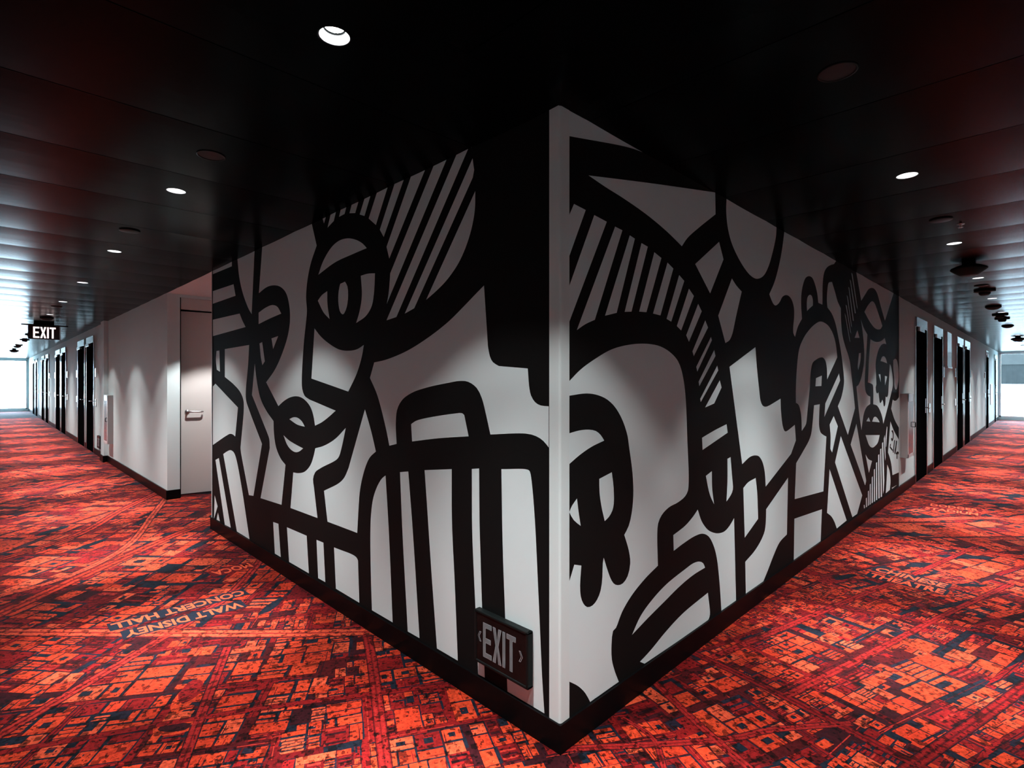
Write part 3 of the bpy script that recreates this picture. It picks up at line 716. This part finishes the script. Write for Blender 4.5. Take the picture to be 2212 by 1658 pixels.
for (cx, cy, rx, ry, an) in [(-0.62, 2.02, .10, .03, 140), (-0.28, 2.16, .12, .035, 40), (-0.42, 3.05, .13, .03, 35), (-0.22, 2.75, .12, .04, 50), (-0.8, 3.3, .14, .03, 45),
                             (-0.25, 3.9, .16, .04, 40), (-0.9, 4.6, .18, .04, 42), (-0.4, 5.2, .2, .04, 48), (0.25, 5.0, .16, .05, 30), (-1.1, 5.4, .2, .05, 45),
                             (3.6, -0.62, .13, .05, 150), (4.1, -0.85, .22, .055, 130), (4.6, -0.45, .16, .05, 120), (2.1, -0.75, .07, .04, 120), (3.35, -0.95, .10, .03, 130),
                             (5.4, -0.3, .2, .06, 120), (6.9, -0.4, .2, .06, 120), (1.62, -0.2, .05, .03, 70), (2.9, -0.28, .12, .03, 160)]:
    blob(cx, cy, rx, ry, an, NAVY, Z[8])
# place names woven into the map
def carpet_text(s, origin, u, length, height, col=OR3, back=NAVY):
    cu = bpy.data.curves.new('t', 'FONT'); cu.body = s; cu.size = 1.0; cu.resolution_u = 2; cu.offset = 0.028
    o = bpy.data.objects.new('t', cu); C.objects.link(o)
    bpy.context.view_layer.update()
    me = o.to_mesh()
    vs = [v.co.copy() for v in me.vertices]; fs = [list(p.vertices) for p in me.polygons]
    o.to_mesh_clear(); bpy.data.objects.remove(o); bpy.data.curves.remove(cu)
    x0, x1 = min(v.x for v in vs), max(v.x for v in vs); y1 = max(v.y for v in vs); y0 = min(v.y for v in vs)
    u = Vector(u).normalized(); n = Vector((-u.y, u.x)); og = Vector(origin)
    def W(a, b): return og + u * a + n * b
    e = height * 0.16
    col = (*col, 0.0)
    if back: quad([W(-e, -e), W(length + e, -e), W(length + e, height + e), W(-e, height + e)], (*back, 0.3), Z[11])
    for f in fs:
        pts = [W((vs[i].x - x0) / (x1 - x0) * length, (vs[i].y - y0) / (y1 - y0) * height) for i in f]
        LV.append(([(p.x, p.y, Z[12]) for p in pts], col))
def text_between(s, start, end, height, back=NAVY):
    d = Vector(end) - Vector(start); carpet_text(s, start, d, d.length, height, back=back)
# read from the other side: text 'up' points toward the viewer
text_between('WALT DISNEY', (-0.40, 2.375), (-1.01, 2.40), 0.10)
text_between('CONCERT HALL', (-0.325, 2.575), (-1.05, 2.57), 0.10)
text_between('MOCA', (-0.10, 3.12), (-0.37, 3.11), 0.12, back=RED2)
text_between('ARTS DISTRICT', (-0.43, 7.45), (-0.91, 7.38), 0.17, back=RED2)
text_between('CHINESE', (3.205, -0.395), (3.145, -0.82), 0.105)
text_between('THEATRE', (3.03, -0.393), (3.0, -0.83), 0.105)
text_between('DODGER', (6.14, -0.37), (6.18, -0.79), 0.15, back=RED2)
text_between('STADIUM', (5.9, -0.35), (5.93, -0.80), 0.15, back=RED2)

def build_floor():
    verts = []; faces = []; cols = []
    def base(x0, y0, x1, y1):
        k = len(verts); verts.extend([(x0, y0, 0), (x1, y0, 0), (x1, y1, 0), (x0, y1, 0)]); faces.append((k, k + 1, k + 2, k + 3)); cols.append(RED)
    base(LB - .1, LB - .1, XR + .1, 0.1); base(LB - .1, 0.1, 0.1, YL + .1); base(0.1, R0 - 0.1, RX + .1, R1 + 1.45)
    for q, c in list(zip(QV, QC)) + LV:
        # keep every face looking up
        a = sum(q[i][0] * q[(i + 1) % len(q)][1] - q[(i + 1) % len(q)][0] * q[i][1] for i in range(len(q)))
        if a < 0: q = q[::-1]
        k = len(verts); verts.extend(q); faces.append(tuple(range(k, k + len(q)))); cols.append(c)
    me = bpy.data.meshes.new('floor'); me.from_pydata(verts, [], faces); me.materials.append(M['carpet'])
    at = me.attributes.new('dye', 'FLOAT_COLOR', 'CORNER')
    arr = np.empty((len(me.loops), 4), dtype=np.float32)
    cnt = np.array([len(f) for f in faces]); ca = np.array([c if len(c) == 4 else (*c, 1.0) for c in cols], dtype=np.float32)
    arr[:] = np.repeat(ca, cnt, axis=0)
    at.data.foreach_set('color', arr.ravel()); me.update()
    o = bpy.data.objects.new('floor', me); C.objects.link(o)
    tag(o, 'carpet printed with an orange, red and navy aerial city map and place names', 'carpet floor', kind='structure')
    print('carpet faces', len(faces))
build_floor()
struct(MB().box(LB, LB, 0.0008, OUT - 0.02, 3.0, 0.003).box(OUT - 0.02, LB, 0.0008, 3.0, OUT - 0.02, 0.003), 'floor_lobby_bounce', M['lobby_floor'], 'unseen pale floor added behind the viewpoint to bounce neutral light', 'floor')  # laid over the carpet out of view, added as a neutral bounce surface

# ------------------------------------------------------------------ downlights
ORD = ['first', 'second', 'third', 'fourth', 'fifth', 'sixth', 'seventh', 'eighth', 'ninth', 'tenth', 'eleventh', 'twelfth', 'thirteenth', 'fourteenth', 'fifteenth', 'sixteenth', 'seventeenth', 'eighteenth']
def downlight_proto(name, loc, label):
    t = thing(name, loc, label, 'downlight', 'recessed ceiling downlights')
    MB().lathe([(0.050, 0.0005), (0.0505, -0.0012), (0.0465, -0.0016), (0.0455, 0.0), (0.046, 0.004)], n=40).build('trim_ring', M['black_plastic'], t)
    MB().lathe([(0.0455, 0.0), (0.0435, 0.007), (0.038, 0.017), (0.0335, 0.023)], n=40).build('reflector', M['reflector'], t)
    MB().lathe([(0.0335, 0.023), (0.0335, 0.028), (0.029, 0.029)], n=40).build('baffle', M['black_plastic'], t)
    n = 40
    mb = MB(); mb.add([(0, 0, 0.0275)] + [(0.0295 * math.cos(2 * PI * i / n), 0.0295 * math.sin(2 * PI * i / n), 0.0285) for i in range(n)], [(0, 1 + i, 1 + (i + 1) % n) for i in range(n)])
    mb.build('lamp_lens', M['lamp'], t)
    # closed can behind the lens
    MB().lathe([(0.047, 0.003), (0.060, 0.02), (0.060, 0.075), (0.0, 0.075)], n=24).build('can', M['black_plastic'], t)
    return t
SPOT_W, SPOT_HALF = 76.0, 45.0
CORE_W, CORE_HALF, MID_W = 1400.0, 18.0, 440.0
def spot(x, y, z, w=None, col=(1.0, 0.955, 0.945)):
    l = bpy.data.lights.new('lamp_beam', 'SPOT'); l.energy = w or SPOT_W; l.color = col
    l.spot_size = math.radians(SPOT_HALF * 2); l.spot_blend = 0.30; l.shadow_soft_size = 0.018
    o = bpy.data.objects.new('lamp_beam', l); C.objects.link(o); o.location = (x, y, z)
    if w is None:                      # the same lamp's concentrated middle
        for e, half in ((CORE_W, CORE_HALF), (MID_W, 36.0)):
            k = bpy.data.lights.new('lamp_core', 'SPOT'); k.energy = e; k.color = col
            k.spot_size = math.radians(half * 2); k.spot_blend = 1.0; k.shadow_soft_size = 0.018
            q = bpy.data.objects.new('lamp_core', k); C.objects.link(q); q.location = (x, y, z - 0.001)
    return o
first = None
for i, y in enumerate(LL):
    lab = '%s recessed downlight from the corner, in the ceiling of the left corridor' % ORD[i]
    loc = (LC, y, H - 0.0025)
    if first is None: first = downlight_proto('downlight', loc, lab)
    else: dup(first, loc, 0, lab)
    spot(LC, y, H + 0.0225)
for i, x in enumerate(LR):
    lab = ('recessed downlight overhead just outside the frame, in front of the corner' if i == 0 else
           '%s recessed downlight from the corner, in the ceiling of the right corridor' % ORD[i - 1])
    dup(first, (x, LC, H - 0.0025), 0, lab)
    spot(x, LC, H + 0.0225)
# fill spots without fixtures, added behind the viewpoint for neutral bounce light
for i, (x, y) in enumerate([(-2.45, 1.4), (-2.45, -0.6), (-2.45, -2.45), (-0.6, -2.45), (1.4, -2.45)]):
    spot(x, y, H - 0.047, 36.0)
# the recess has its own lamp in its white ceiling, out of sight behind the mural wall
dl = dup(first, (0.45, 5.50, H - 0.050), 0, 'recessed downlight of the door recess, hidden behind the left mural wall')
spot(0.45, 5.50, H - 0.052, 165.0)

# ------------------------------------------------------------------ other ceiling fittings
def fit(name, label, cat, x, y, parts, group):
    t = thing(name, (x, y, H - 0.002), label, cat, group)
    for pn, prof, m in parts: MB().lathe(prof, n=32).build(pn, M[m], t)
    return t
DOME = [('mount', [(0.05, 0.0), (0.052, -0.012), (0.09, -0.022)], 'black_plastic'),
        ('shell', [(0.09, -0.022), (0.128, -0.040), (0.134, -0.052), (0.128, -0.060), (0.066, -0.108), (0.058, -0.112), (0.0, -0.112)], 'black_plastic')]
SMOKE = [('base', [(0.0, 0.0), (0.098, 0.0), (0.100, -0.012), (0.094, -0.022), (0.055, -0.026)], 'black_plastic'),
         ('sensor', [(0.055, -0.026), (0.054, -0.044), (0.040, -0.060), (0.0, -0.064)], 'dark_disc')]
LENS = [('base', [(0.0, 0.0), (0.088, 0.0), (0.092, -0.010), (0.086, -0.020)], 'black_plastic'),
        ('cover', [(0.086, -0.020), (0.060, -0.040), (0.025, -0.050), (0.0, -0.051)], 'dark_disc')]
SPEAK = [('rim', [(0.060, 0.0), (0.061, -0.004), (0.055, -0.005), (0.054, -0.002)], 'black_plastic'),
         ('grille', [(0.054, -0.002), (0.03, -0.0035), (0.0, -0.004)], 'dark_disc')]
PLATE = [('plate', [(0.0, 0.0), (0.062, 0.0), (0.063, -0.005), (0.058, -0.008), (0.0, -0.008)], 'black_plastic')]
protos = {}
def place(key, name, parts, cat, group, items):
    for (x, y, lab) in items:
        if key not in protos: protos[key] = fit(name, lab, cat, x, y, parts, group)
        else: dup(protos[key], (x, y, H - 0.002), 0, lab)
place('dome', 'ceiling_dome', DOME, 'ceiling dome', 'black tapered ceiling domes', [
    (4.75, -0.82, 'large black tapered dome on the right corridor ceiling, nearest of its kind'),
    (16.2, -0.80, 'black tapered dome far down the right corridor ceiling'),
    (-0.82, 23.2, 'black tapered dome near the window of the left corridor')])
place('smoke', 'smoke_detector', SMOKE, 'smoke detector', 'black smoke detectors with hanging sensor', [
    (6.75, -0.80, 'black smoke detector behind the nearest dome, right corridor'),
    (9.95, -0.78, 'black smoke detector of the close pair on the right corridor ceiling, nearer one'),
    (10.7, -0.77, 'black smoke detector of the close pair on the right corridor ceiling, farther one'),
    (-0.80, 15.1, 'black smoke detector left of the hanging exit sign, left one of a touching pair'),
    (-0.62, 14.9, 'black smoke detector under the hanging exit sign, right one of a touching pair'),
    (-0.81, 17.2, 'black smoke detector beyond the touching pair, left corridor ceiling')])
place('lens', 'heat_detector', LENS, 'detector', 'black lens shaped detectors', [
    (-0.815, 10.5, 'black lens shaped detector just in front of the hanging exit sign'),
    (8.65, -0.77, 'black lens shaped detector on the right corridor ceiling, nearer one'),
    (12.4, -0.77, 'black lens shaped detector on the right corridor ceiling, farther one'),
    (-0.815, 20.0, 'black lens shaped detector far down the left corridor, nearer of two'),
    (-0.815, 21.1, 'black lens shaped detector far down the left corridor, farther of two')])
place('speak', 'ceiling_speaker', SPEAK, 'ceiling speaker', 'round dark ceiling speakers', [
    (-0.82, 1.45, 'round dark flush speaker on the left ceiling between the first two downlights'),
    (0.50, -0.82, 'round dark flush speaker on the right ceiling near the corner')])
place('plate', 'ceiling_plate', PLATE, 'cover plate', 'flat black ceiling cover plates', [
    (-0.845, 3.25, 'flat black cover plate between second and third downlights, left corridor'),
    (-0.83, 8.65, 'flat black cover plate between the fifth downlight and the exit sign, left corridor'),
    (2.9, -0.83, 'flat black cover plate between first and second downlights, right corridor'),
    (6.3, -0.80, 'flat black cover plate behind the large dome, right corridor'),
    (18.3, -0.79, 'flat black cover plate far down the right corridor, nearer one'),
    (20.4, -0.79, 'flat black cover plate far down the right corridor, farther one')])
t = thing('fire_sprinkler', (3.12, -0.91, H - 0.002), 'tiny steel sprinkler head in the right corridor ceiling', 'sprinkler')
MB().lathe([(0.0, 0), (0.022, 0), (0.021, -0.004), (0.008, -0.006), (0.007, -0.022), (0.0, -0.022)], n=20).build('body', M['steel'], t)
MB().lathe([(0.0, -0.022), (0.014, -0.023), (0.014, -0.0245), (0.0, -0.0245)], n=20).build('deflector', M['steel'], t)

# ------------------------------------------------------------------ exit signs
def letters(w, h):
    """outlines of E X I T in a box of width w, height h, list of polygons"""
    cw = w / 3.75; s = cw * 0.30; out = []; x = 0
    t = h * 0.145
    out.append([(0, 0), (cw, 0), (cw, t), (s, t), (s, h / 2 - t / 2), (cw * .9, h / 2 - t / 2), (cw * .9, h / 2 + t / 2), (s, h / 2 + t / 2), (s, h - t), (cw, h - t), (cw, h), (0, h)])
    x = cw * 1.12; k = s * 1.15
    out.append([(x, 0), (x + k, 0), (x + cw / 2, h * .36), (x + cw - k, 0), (x + cw, 0), (x + cw * .66, h / 2), (x + cw, h), (x + cw - k, h), (x + cw / 2, h * .64), (x + k, h), (x, h), (x + cw * .34, h / 2)])
    x = cw * 2.24
    out.append([(x, 0), (x + s, 0), (x + s, h), (x, h)])
    x = cw * 2.68
    out.append([(x + cw / 2 - s / 2, 0), (x + cw / 2 + s / 2, 0), (x + cw / 2 + s / 2, h - t), (x + cw, h - t), (x + cw, h), (x, h), (x, h - t), (x + cw / 2 - s / 2, h - t)])
    return out
def shrink(poly, d):
    n = len(poly); out = []
    A = sum(poly[i][0] * poly[(i + 1) % n][1] - poly[(i + 1) % n][0] * poly[i][1] for i in range(n))
    sg = 1 if A > 0 else -1
    for i in range(n):
        p0, p1, p2 = Vector(poly[i - 1]), Vector(poly[i]), Vector(poly[(i + 1) % n])
        e1 = (p1 - p0).normalized(); e2 = (p2 - p1).normalized()
        n1 = Vector((-e1.y, e1.x)) * sg; n2 = Vector((-e2.y, e2.x)) * sg
        b = n1 + n2; k = d / max(0.35, b.length_squared / 2)
        out.append(tuple(p1 + b * k))
    return out
def flat(mb, poly, F, mi=0):
    from mathutils.geometry import tessellate_polygon
    tr = tessellate_polygon([[Vector((a, b, 0)) for a, b in poly]])
    mb.add([F(a, b) for a, b in poly], [tuple(f) for f in tr], mi)
# low level sign on the mural, faces -x; local u runs toward the corner (-y)
Y0, Y1, Z0, Z1, D = 0.140, 0.468, 0.193, 0.424, 0.034
t = thing('exit_sign', (0, (Y0 + Y1) / 2, Z0), 'black framed low level EXIT sign with chevrons at the foot of the left mural', 'exit sign')
def WS(o):  # keep world coordinates while parented
    o.matrix_parent_inverse = Matrix.Translation(o.parent.location).inverted(); return o
fr = 0.013
mb = MB().bbox(-D, Y0, Z0, -0.0025, Y0 + fr, Z1, 0.004).bbox(-D, Y1 - fr, Z0, -0.0025, Y1, Z1, 0.004).bbox(-D, Y0, Z0, -0.0025, Y1, Z0 + fr, 0.004).bbox(-D, Y0, Z1 - fr, -0.0025, Y1, Z1, 0.004)
WS(mb.build('sign_frame', M['black_plastic'], t))
WS(MB().box(-D + 0.004, Y0 + 0.004, Z0 + 0.004, -0.0025, Y1 - 0.004, Z1 - 0.004).build('face_panel', M['sign_face'], t))
LW, LH = 0.205, 0.150
uy = lambda a: Y1 - 0.056 - a
zb = Z0 + 0.038
for nm, pl in zip(('letter_e', 'letter_x', 'letter_i', 'letter_t'), letters(LW, LH)):
    mb = MB()
    flat(mb, pl, lambda a, b: (-D + 0.0030, uy(a), zb + b), 0)
    flat(mb, shrink(pl, 0.0016), lambda a, b: (-D + 0.0026, uy(a), zb + b), 1)
    WS(mb.build('letter', [M['sign_outline'], M['sign_letter']], t))
for sgn, u0 in ((-1, -0.012), (1, LW + 0.014)):
    w, h, th = 0.022, 0.044, 0.010
    ch = [(0, 0), (w - th, h / 2), (0, h), (th, h), (w, h / 2), (th, 0)]
    ch = [(u0 + sgn * a, 0.060 + b) for a, b in ch]
    mb = MB(); flat(mb, ch, lambda a, b: (-D + 0.0030, uy(a), zb + b), 0)
    flat(mb, shrink(ch, 0.0022), lambda a, b: (-D + 0.0026, uy(a), zb + b), 1)
    WS(mb.build('chevron', [M['sign_outline'], M['sign_face']], t))
# small low level sign beyond the pilaster
t = thing('exit_sign', (0, 11.28, 0.16), 'small red and black low level exit sign beside the pilaster, left corridor', 'exit sign')
mb = MB().bbox(-0.034, 11.11, 0.165, -0.001, 11.125, 0.40, 0.003).bbox(-0.034, 11.43, 0.165, -0.001, 11.445, 0.40, 0.003).bbox(-0.034, 11.11, 0.165, -0.001, 11.445, 0.18, 0.003).bbox(-0.034, 11.11, 0.385, -0.001, 11.445, 0.40, 0.003)
WS(mb.build('sign_frame', M['black_plastic'], t))
WS(MB().box(-0.030, 11.12, 0.17, -0.001, 11.435, 0.39).build('face_panel', M['exit_panel'], t))
for pl in letters(0.2, 0.15):
    mb = MB(); flat(mb, pl, lambda a, b: (-0.0308, 11.38 - a, 0.205 + b), 0)
    WS(mb.build('letter', M['sign_outline'], t))
# hanging lit sign, faces the viewer
SX0, SX1, SY, SZ0, SZ1 = -1.005, -0.575, 11.5, 2.185, 2.43
t = thing('exit_sign', (-0.79, SY, SZ0), 'lit EXIT sign hanging from the left corridor ceiling', 'exit sign')
WS(MB().bbox(SX0 - 0.09, SY - 0.03, SZ1, SX1 + 0.12, SY + 0.03, SZ1 + 0.022, 0.004).build('mounting_bar', M['black_plastic'], t))
WS(MB().bbox(-0.93, SY - 0.02, SZ1 + 0.022, -0.65, SY + 0.02, H - 0.001, 0.003).build('bracket', M['black_plastic'], t))
WS(MB().bbox(SX0, SY - 0.008, SZ0, SX1, SY + 0.008, SZ1, 0.002).build('panel', M['exit_panel'], t))
WS(MB().box(SX1 + 0.002, SY - 0.01, SZ0 - 0.01, SX1 + 0.012, SY + 0.01, SZ1).build('edge_rail', M['steel'], t))
for pl in letters(0.315, 0.20):
    mb = MB(); mb2 = None
    flat(mb, pl, lambda a, b: (SX0 + 0.068 + a, SY - 0.0095, SZ0 + 0.022 + b), 0)
    WS(mb.build('letter', M['exit_glow'], t))

# ------------------------------------------------------------------ cream door in the recess
t = thing('door_1', (0.61, R1, 0), 'cream door standing slightly ajar in the recess behind the left mural', 'door', kind='structure')
t.location = (1.045, R1 + 0.065, 0); t.rotation_euler = (0, 0, math.radians(-9))
# local: hinge at origin, leaf runs to -x
lw = 0.868
leaf = MB().bbox(-lw, -0.022, 0.012, 0, 0.022, 2.31, 0.002).build('door_leaf', M['cream_door'], t)
hd = MB().lathe([(0.0, 0.0), (0.026, 0.0), (0.026, 0.008), (0.0, 0.008)], n=28)
hd.v = [(-lw + 0.07 + v[0], -0.022 - v[2], 1.045 + v[1]) for v in hd.v]
hx = -lw + 0.07
hd.tube([(hx, -0.028, 1.045), (hx, -0.060, 1.045), (hx + 0.004, -0.070, 1.045), (hx + 0.014, -0.074, 1.045), (hx + 0.15, -0.074, 1.045), (hx + 0.165, -0.068, 1.045), (hx + 0.168, -0.050, 1.045)], 0.0095, 12)
hd.build('door_handle', M['steel'], leaf)
lt = MB().bbox(-lw - 0.003, -0.012, 1.98, -lw + 0.001, 0.012, 2.03, 0.001); lt.build('latch', M['black_plastic'], leaf)
t2 = thing('trim_2', (0.61, R1, 0), 'dark metal frame and head panel around the cream door', 'door frame', kind='structure')
mb = MB().box(0.135, R1 + 0.02, 0, 0.150, R1 + 0.12, 2.46).box(1.07, R1 + 0.02, 0, 1.085, R1 + 0.12, 2.46)
WS(mb.build('jamb', M['black_plastic'], t2))
WS(MB().box(0.150, R1 + 0.045, 2.325, 1.07, R1 + 0.12, 2.46).build('head_panel', M['cream_door'], t2))

# ------------------------------------------------------------------ black guest-room doors
def guest_door(name, axis, a0, a1, label):
    """door in a corridor wall; local x along the corridor, y out of the wall into it (negative)"""
    t = thing(name, (0, 0, 0), label, 'door', kind='structure')
    w = a1 - a0; f = 0.035; top = 2.20; hh = 0.135
    leaf = MB().bbox(f, -0.010, 0.004, w - f, -0.001, top, 0.001).build('door_leaf', M['door'], t)
    MB().bbox(0, -0.020, 0, f, -0.001, top + hh, 0.003).build('jamb', M['frame'], t)
    MB().bbox(w - f, -0.020, 0, w, -0.001, top + hh, 0.003).build('jamb', M['frame'], t)
    MB().bbox(f, -0.026, top, w - f, -0.001, top + hh, 0.003).build('header', M['header'], t)
    c = MB().bbox(w * 0.12, -0.050, top - 0.062, w * 0.55, -0.010, top - 0.002, 0.004); c.build('door_closer', M['header'], leaf)
    h = MB().bbox(w - f - 0.10, -0.015, 0.95, w - f - 0.05, -0.010, 1.17, 0.002)
    h.tube([(w - f - 0.075, -0.015, 1.03), (w - f - 0.075, -0.055, 1.03), (w - f - 0.085, -0.062, 1.03), (w - f - 0.19, -0.062, 1.03)], 0.009, 10)
    h.build('door_handle', M['steel'], leaf)
    if axis == 'x': t.location = (a0, 0, 0)
    else:
        # turn so that local -y looks to world -x
        t.location = (0, a1, 0); t.rotation_euler = (0, 0, -PI / 2)
    return t
nd = 2
pairn = ['nearest', 'second', 'third', 'farthest']
for i, (a, b) in enumerate(LD):
    guest_door('door_%d' % nd, 'y', a, b, 'black door with pale header in the left corridor, %s of the %s pair' % ('nearer' if i % 2 == 0 else 'farther', pairn[i // 2])); nd += 1
rl = ['first black door past the right mural, with pale header', 'second black door past the right mural, before the high white panel', 'nearer black door of the close pair midway down the right corridor',
      'farther black door of the close pair midway down the right corridor', 'black door beyond the close pair, right corridor', 'last black door beside the window of the right corridor']
for i, (a, b) in enumerate(RD):
    guest_door('door_%d' % nd, 'x', a, b, rl[i]); nd += 1

# white plates by the doors
def plate(axis, a, z, w, h, label, name, cat, grp, rounded=0.004):
    t = MB().bbox(-w / 2, -0.016, -h / 2, w / 2, 0.002, h / 2, rounded).build(name, M['glossy_plate'])
    tag(t, label, cat, grp)
    t.location = (a, 0, z) if axis == 'x' else (0, a, z)
    if axis == 'y': t.rotation_euler = (0, 0, -PI / 2)
    return t
NS, CR = 'room number plates beside the doors', 'card reader plates beside the doors'
def plates(axis, a, where):
    plate(axis, a, 1.60, 0.13, 0.17, 'small white room number plate at eye level ' + where, 'number_plate', 'room sign', NS)
    plate(axis, a, 1.01, 0.09, 0.14, 'small white card reader plate at hand height ' + where, 'card_reader', 'card reader', CR)
plates('y', 11.80, 'before the nearest door pair, left corridor')
plates('y', 14.72, 'behind the nearest door pair, left corridor')
plates('y', 16.70, 'before the second door pair, left corridor')
plates('y', 20.00, 'behind the second door pair, left corridor')
plates('y', 21.85, 'before the third door pair, left corridor')
plates('y', 26.80, 'before the farthest door pair, left corridor')
plate('x', 8.95, 1.01, 0.10, 0.15, 'small white card reader plate between first two doors, right corridor', 'card_reader', 'card reader', CR)
plate('x', 10.56, 1.60, 0.14, 0.20, 'white room number plate below the high white panel, right corridor', 'number_plate', 'room sign', NS)
plates('x', 12.22, 'before the close door pair, right corridor')
plates('x', 15.13, 'behind the close door pair, right corridor')
plates('x', 19.15, 'before the single far door, right corridor')
# high white panel by the second right-hand door
t = thing('wall_panel', (11.0, 0, 1.68), 'tall glossy white panel mounted high on the wall after second right door', 'wall panel')
WS(MB().bbox(10.72, -0.045, 1.69, 11.30, -0.001, 2.32, 0.004).build('board', M['glossy_plate'], t))
WS(MB().bbox(10.70, -0.055, 1.67, 11.32, -0.001, 1.70, 0.003).build('bottom_rail', M['glossy_plate'], t))

# extinguisher cabinets
def cabinet(axis, a0, a1, z0, z1, label):
    t = thing('extinguisher_cabinet', (0, 0, 0), label, 'fire cabinet', 'wall mounted extinguisher cabinets')
    w = a1 - a0; d = 0.082
    MB().bbox(0, -d + 0.006, z0, w, 0.002, z1, 0.003).build('body', M['cabinet'], t)
    f = MB(); k = 0.045
    f.bbox(0.004, -d, z1 - 0.10, w - 0.004, -d + 0.006, z1, 0.002).bbox(0.004, -d, z0, w - 0.004, -d + 0.006, z0 + k, 0.002)
    f.bbox(0.004, -d, z0, k, -d + 0.006, z1, 0.002).bbox(w - k, -d, z0, w - 0.004, -d + 0.006, z1, 0.002)
    f = f.build('cabinet_door', M['cabinet_front'], t)
    MB().box(k, -d + 0.001, z0 + k, w - k, -d + 0.005, z1 - 0.10).build('glass_panel', M['cabinet_glass'], f)
    h = MB(); zc = (z0 + z1) / 2; h.tube([(w - 0.03, -d, zc - 0.03), (w - 0.03, -d - 0.022, zc - 0.03), (w - 0.03, -d - 0.022, zc + 0.03), (w - 0.03, -d, zc + 0.03)], 0.006, 8)
    h.build('pull_handle', M['black_plastic'], f)
    if axis == 'x': t.location = (a0, 0, 0)
    else: t.location = (0, a1, 0); t.rotation_euler = (0, 0, -PI / 2)
    return t
cabinet('x', 6.68, 7.08, 0.46, 1.27, 'pale glass fronted extinguisher cabinet on the wall between right mural and first door')
cabinet('y', 9.90, 10.30, 0.36, 1.19, 'pale glass fronted extinguisher cabinet on the left corridor wall in front of the pilaster')
# oval white plaque near the last right-hand door
t = MB().bbox(-0.28, -0.02, -0.33, 0.28, -0.001, 0.33, 0.008).build('wall_plaque', M['white_plastic'])
t.location = (21.6, 0, 1.0); tag(t, 'pale rounded plaque on the wall before the last right door', 'plaque')

# ------------------------------------------------------------------ outside the right window
t = thing('neighbour_building', (48, -1, -9), 'pale building with a grey band seen through the right window', 'building')
WS(MB().box(46, -22, -9, 52, 18, 1.22).build('lower_facade', M['facade'], t))
WS(MB().box(46.05, -22, 1.22, 52, 18, 2.50).build('grey_band', M['facade_band'], t))
WS(MB().box(46.0, -22, 2.50, 52, 18, 3.42).build('louvre_band', M['facade_upper'], t))

# ------------------------------------------------------------------ daylight
wd = bpy.data.worlds.new('sky'); bpy.context.scene.world = wd; wd.use_nodes = True
bg = wd.node_tree.nodes['Background']; bg.inputs['Color'].default_value = (0.60, 0.85, 1.0, 1); bg.inputs['Strength'].default_value = 45.0
def portal(loc, rot, sx, sy):
    l = bpy.data.lights.new('window_portal', 'AREA'); l.shape = 'RECTANGLE'; l.size = sx; l.size_y = sy; l.cycles.is_portal = True
    o = bpy.data.objects.new('window_portal', l); C.objects.link(o); o.location = loc; o.rotation_euler = rot
portal(((OUT) / 2, YL + 0.12, 1.26), (-PI / 2, 0, 0), 1.6, 2.3)
portal((XR + 0.12, (OUT) / 2, 1.28), (PI / 2, 0, PI / 2), 1.66, 2.34)

# ------------------------------------------------------------------ camera
cam = bpy.data.cameras.new('camera'); co = bpy.data.objects.new('camera', cam); C.objects.link(co)
cam.sensor_fit = 'HORIZONTAL'; cam.sensor_width = 36.0
cam.lens = 36.0 * 1152.66 / 2212
cam.shift_x = 0.0; cam.shift_y = (822.17 - 829.0) / 2212
co.location = (-1.58613, -1.33325, 1.43537)
co.rotation_euler = (PI / 2, 0, math.radians(45.1953) - PI / 2)
cam.clip_start = 0.02; cam.clip_end = 300
sc = bpy.context.scene; sc.camera = co
sc.view_settings.view_transform = 'Standard'; sc.view_settings.look = 'None'
sc.view_settings.exposure = 0.0; sc.view_settings.gamma = 1.0; sc.view_settings.use_curve_mapping = False
sc.cycles.max_bounces = 8; sc.cycles.diffuse_bounces = 4; sc.cycles.glossy_bounces = 4; sc.cycles.transparent_max_bounces = 8
sc.cycles.sample_clamp_indirect = 4.0
sc.cycles.use_denoising = True
sc.cycles.caustics_reflective = False; sc.cycles.caustics_refractive = False
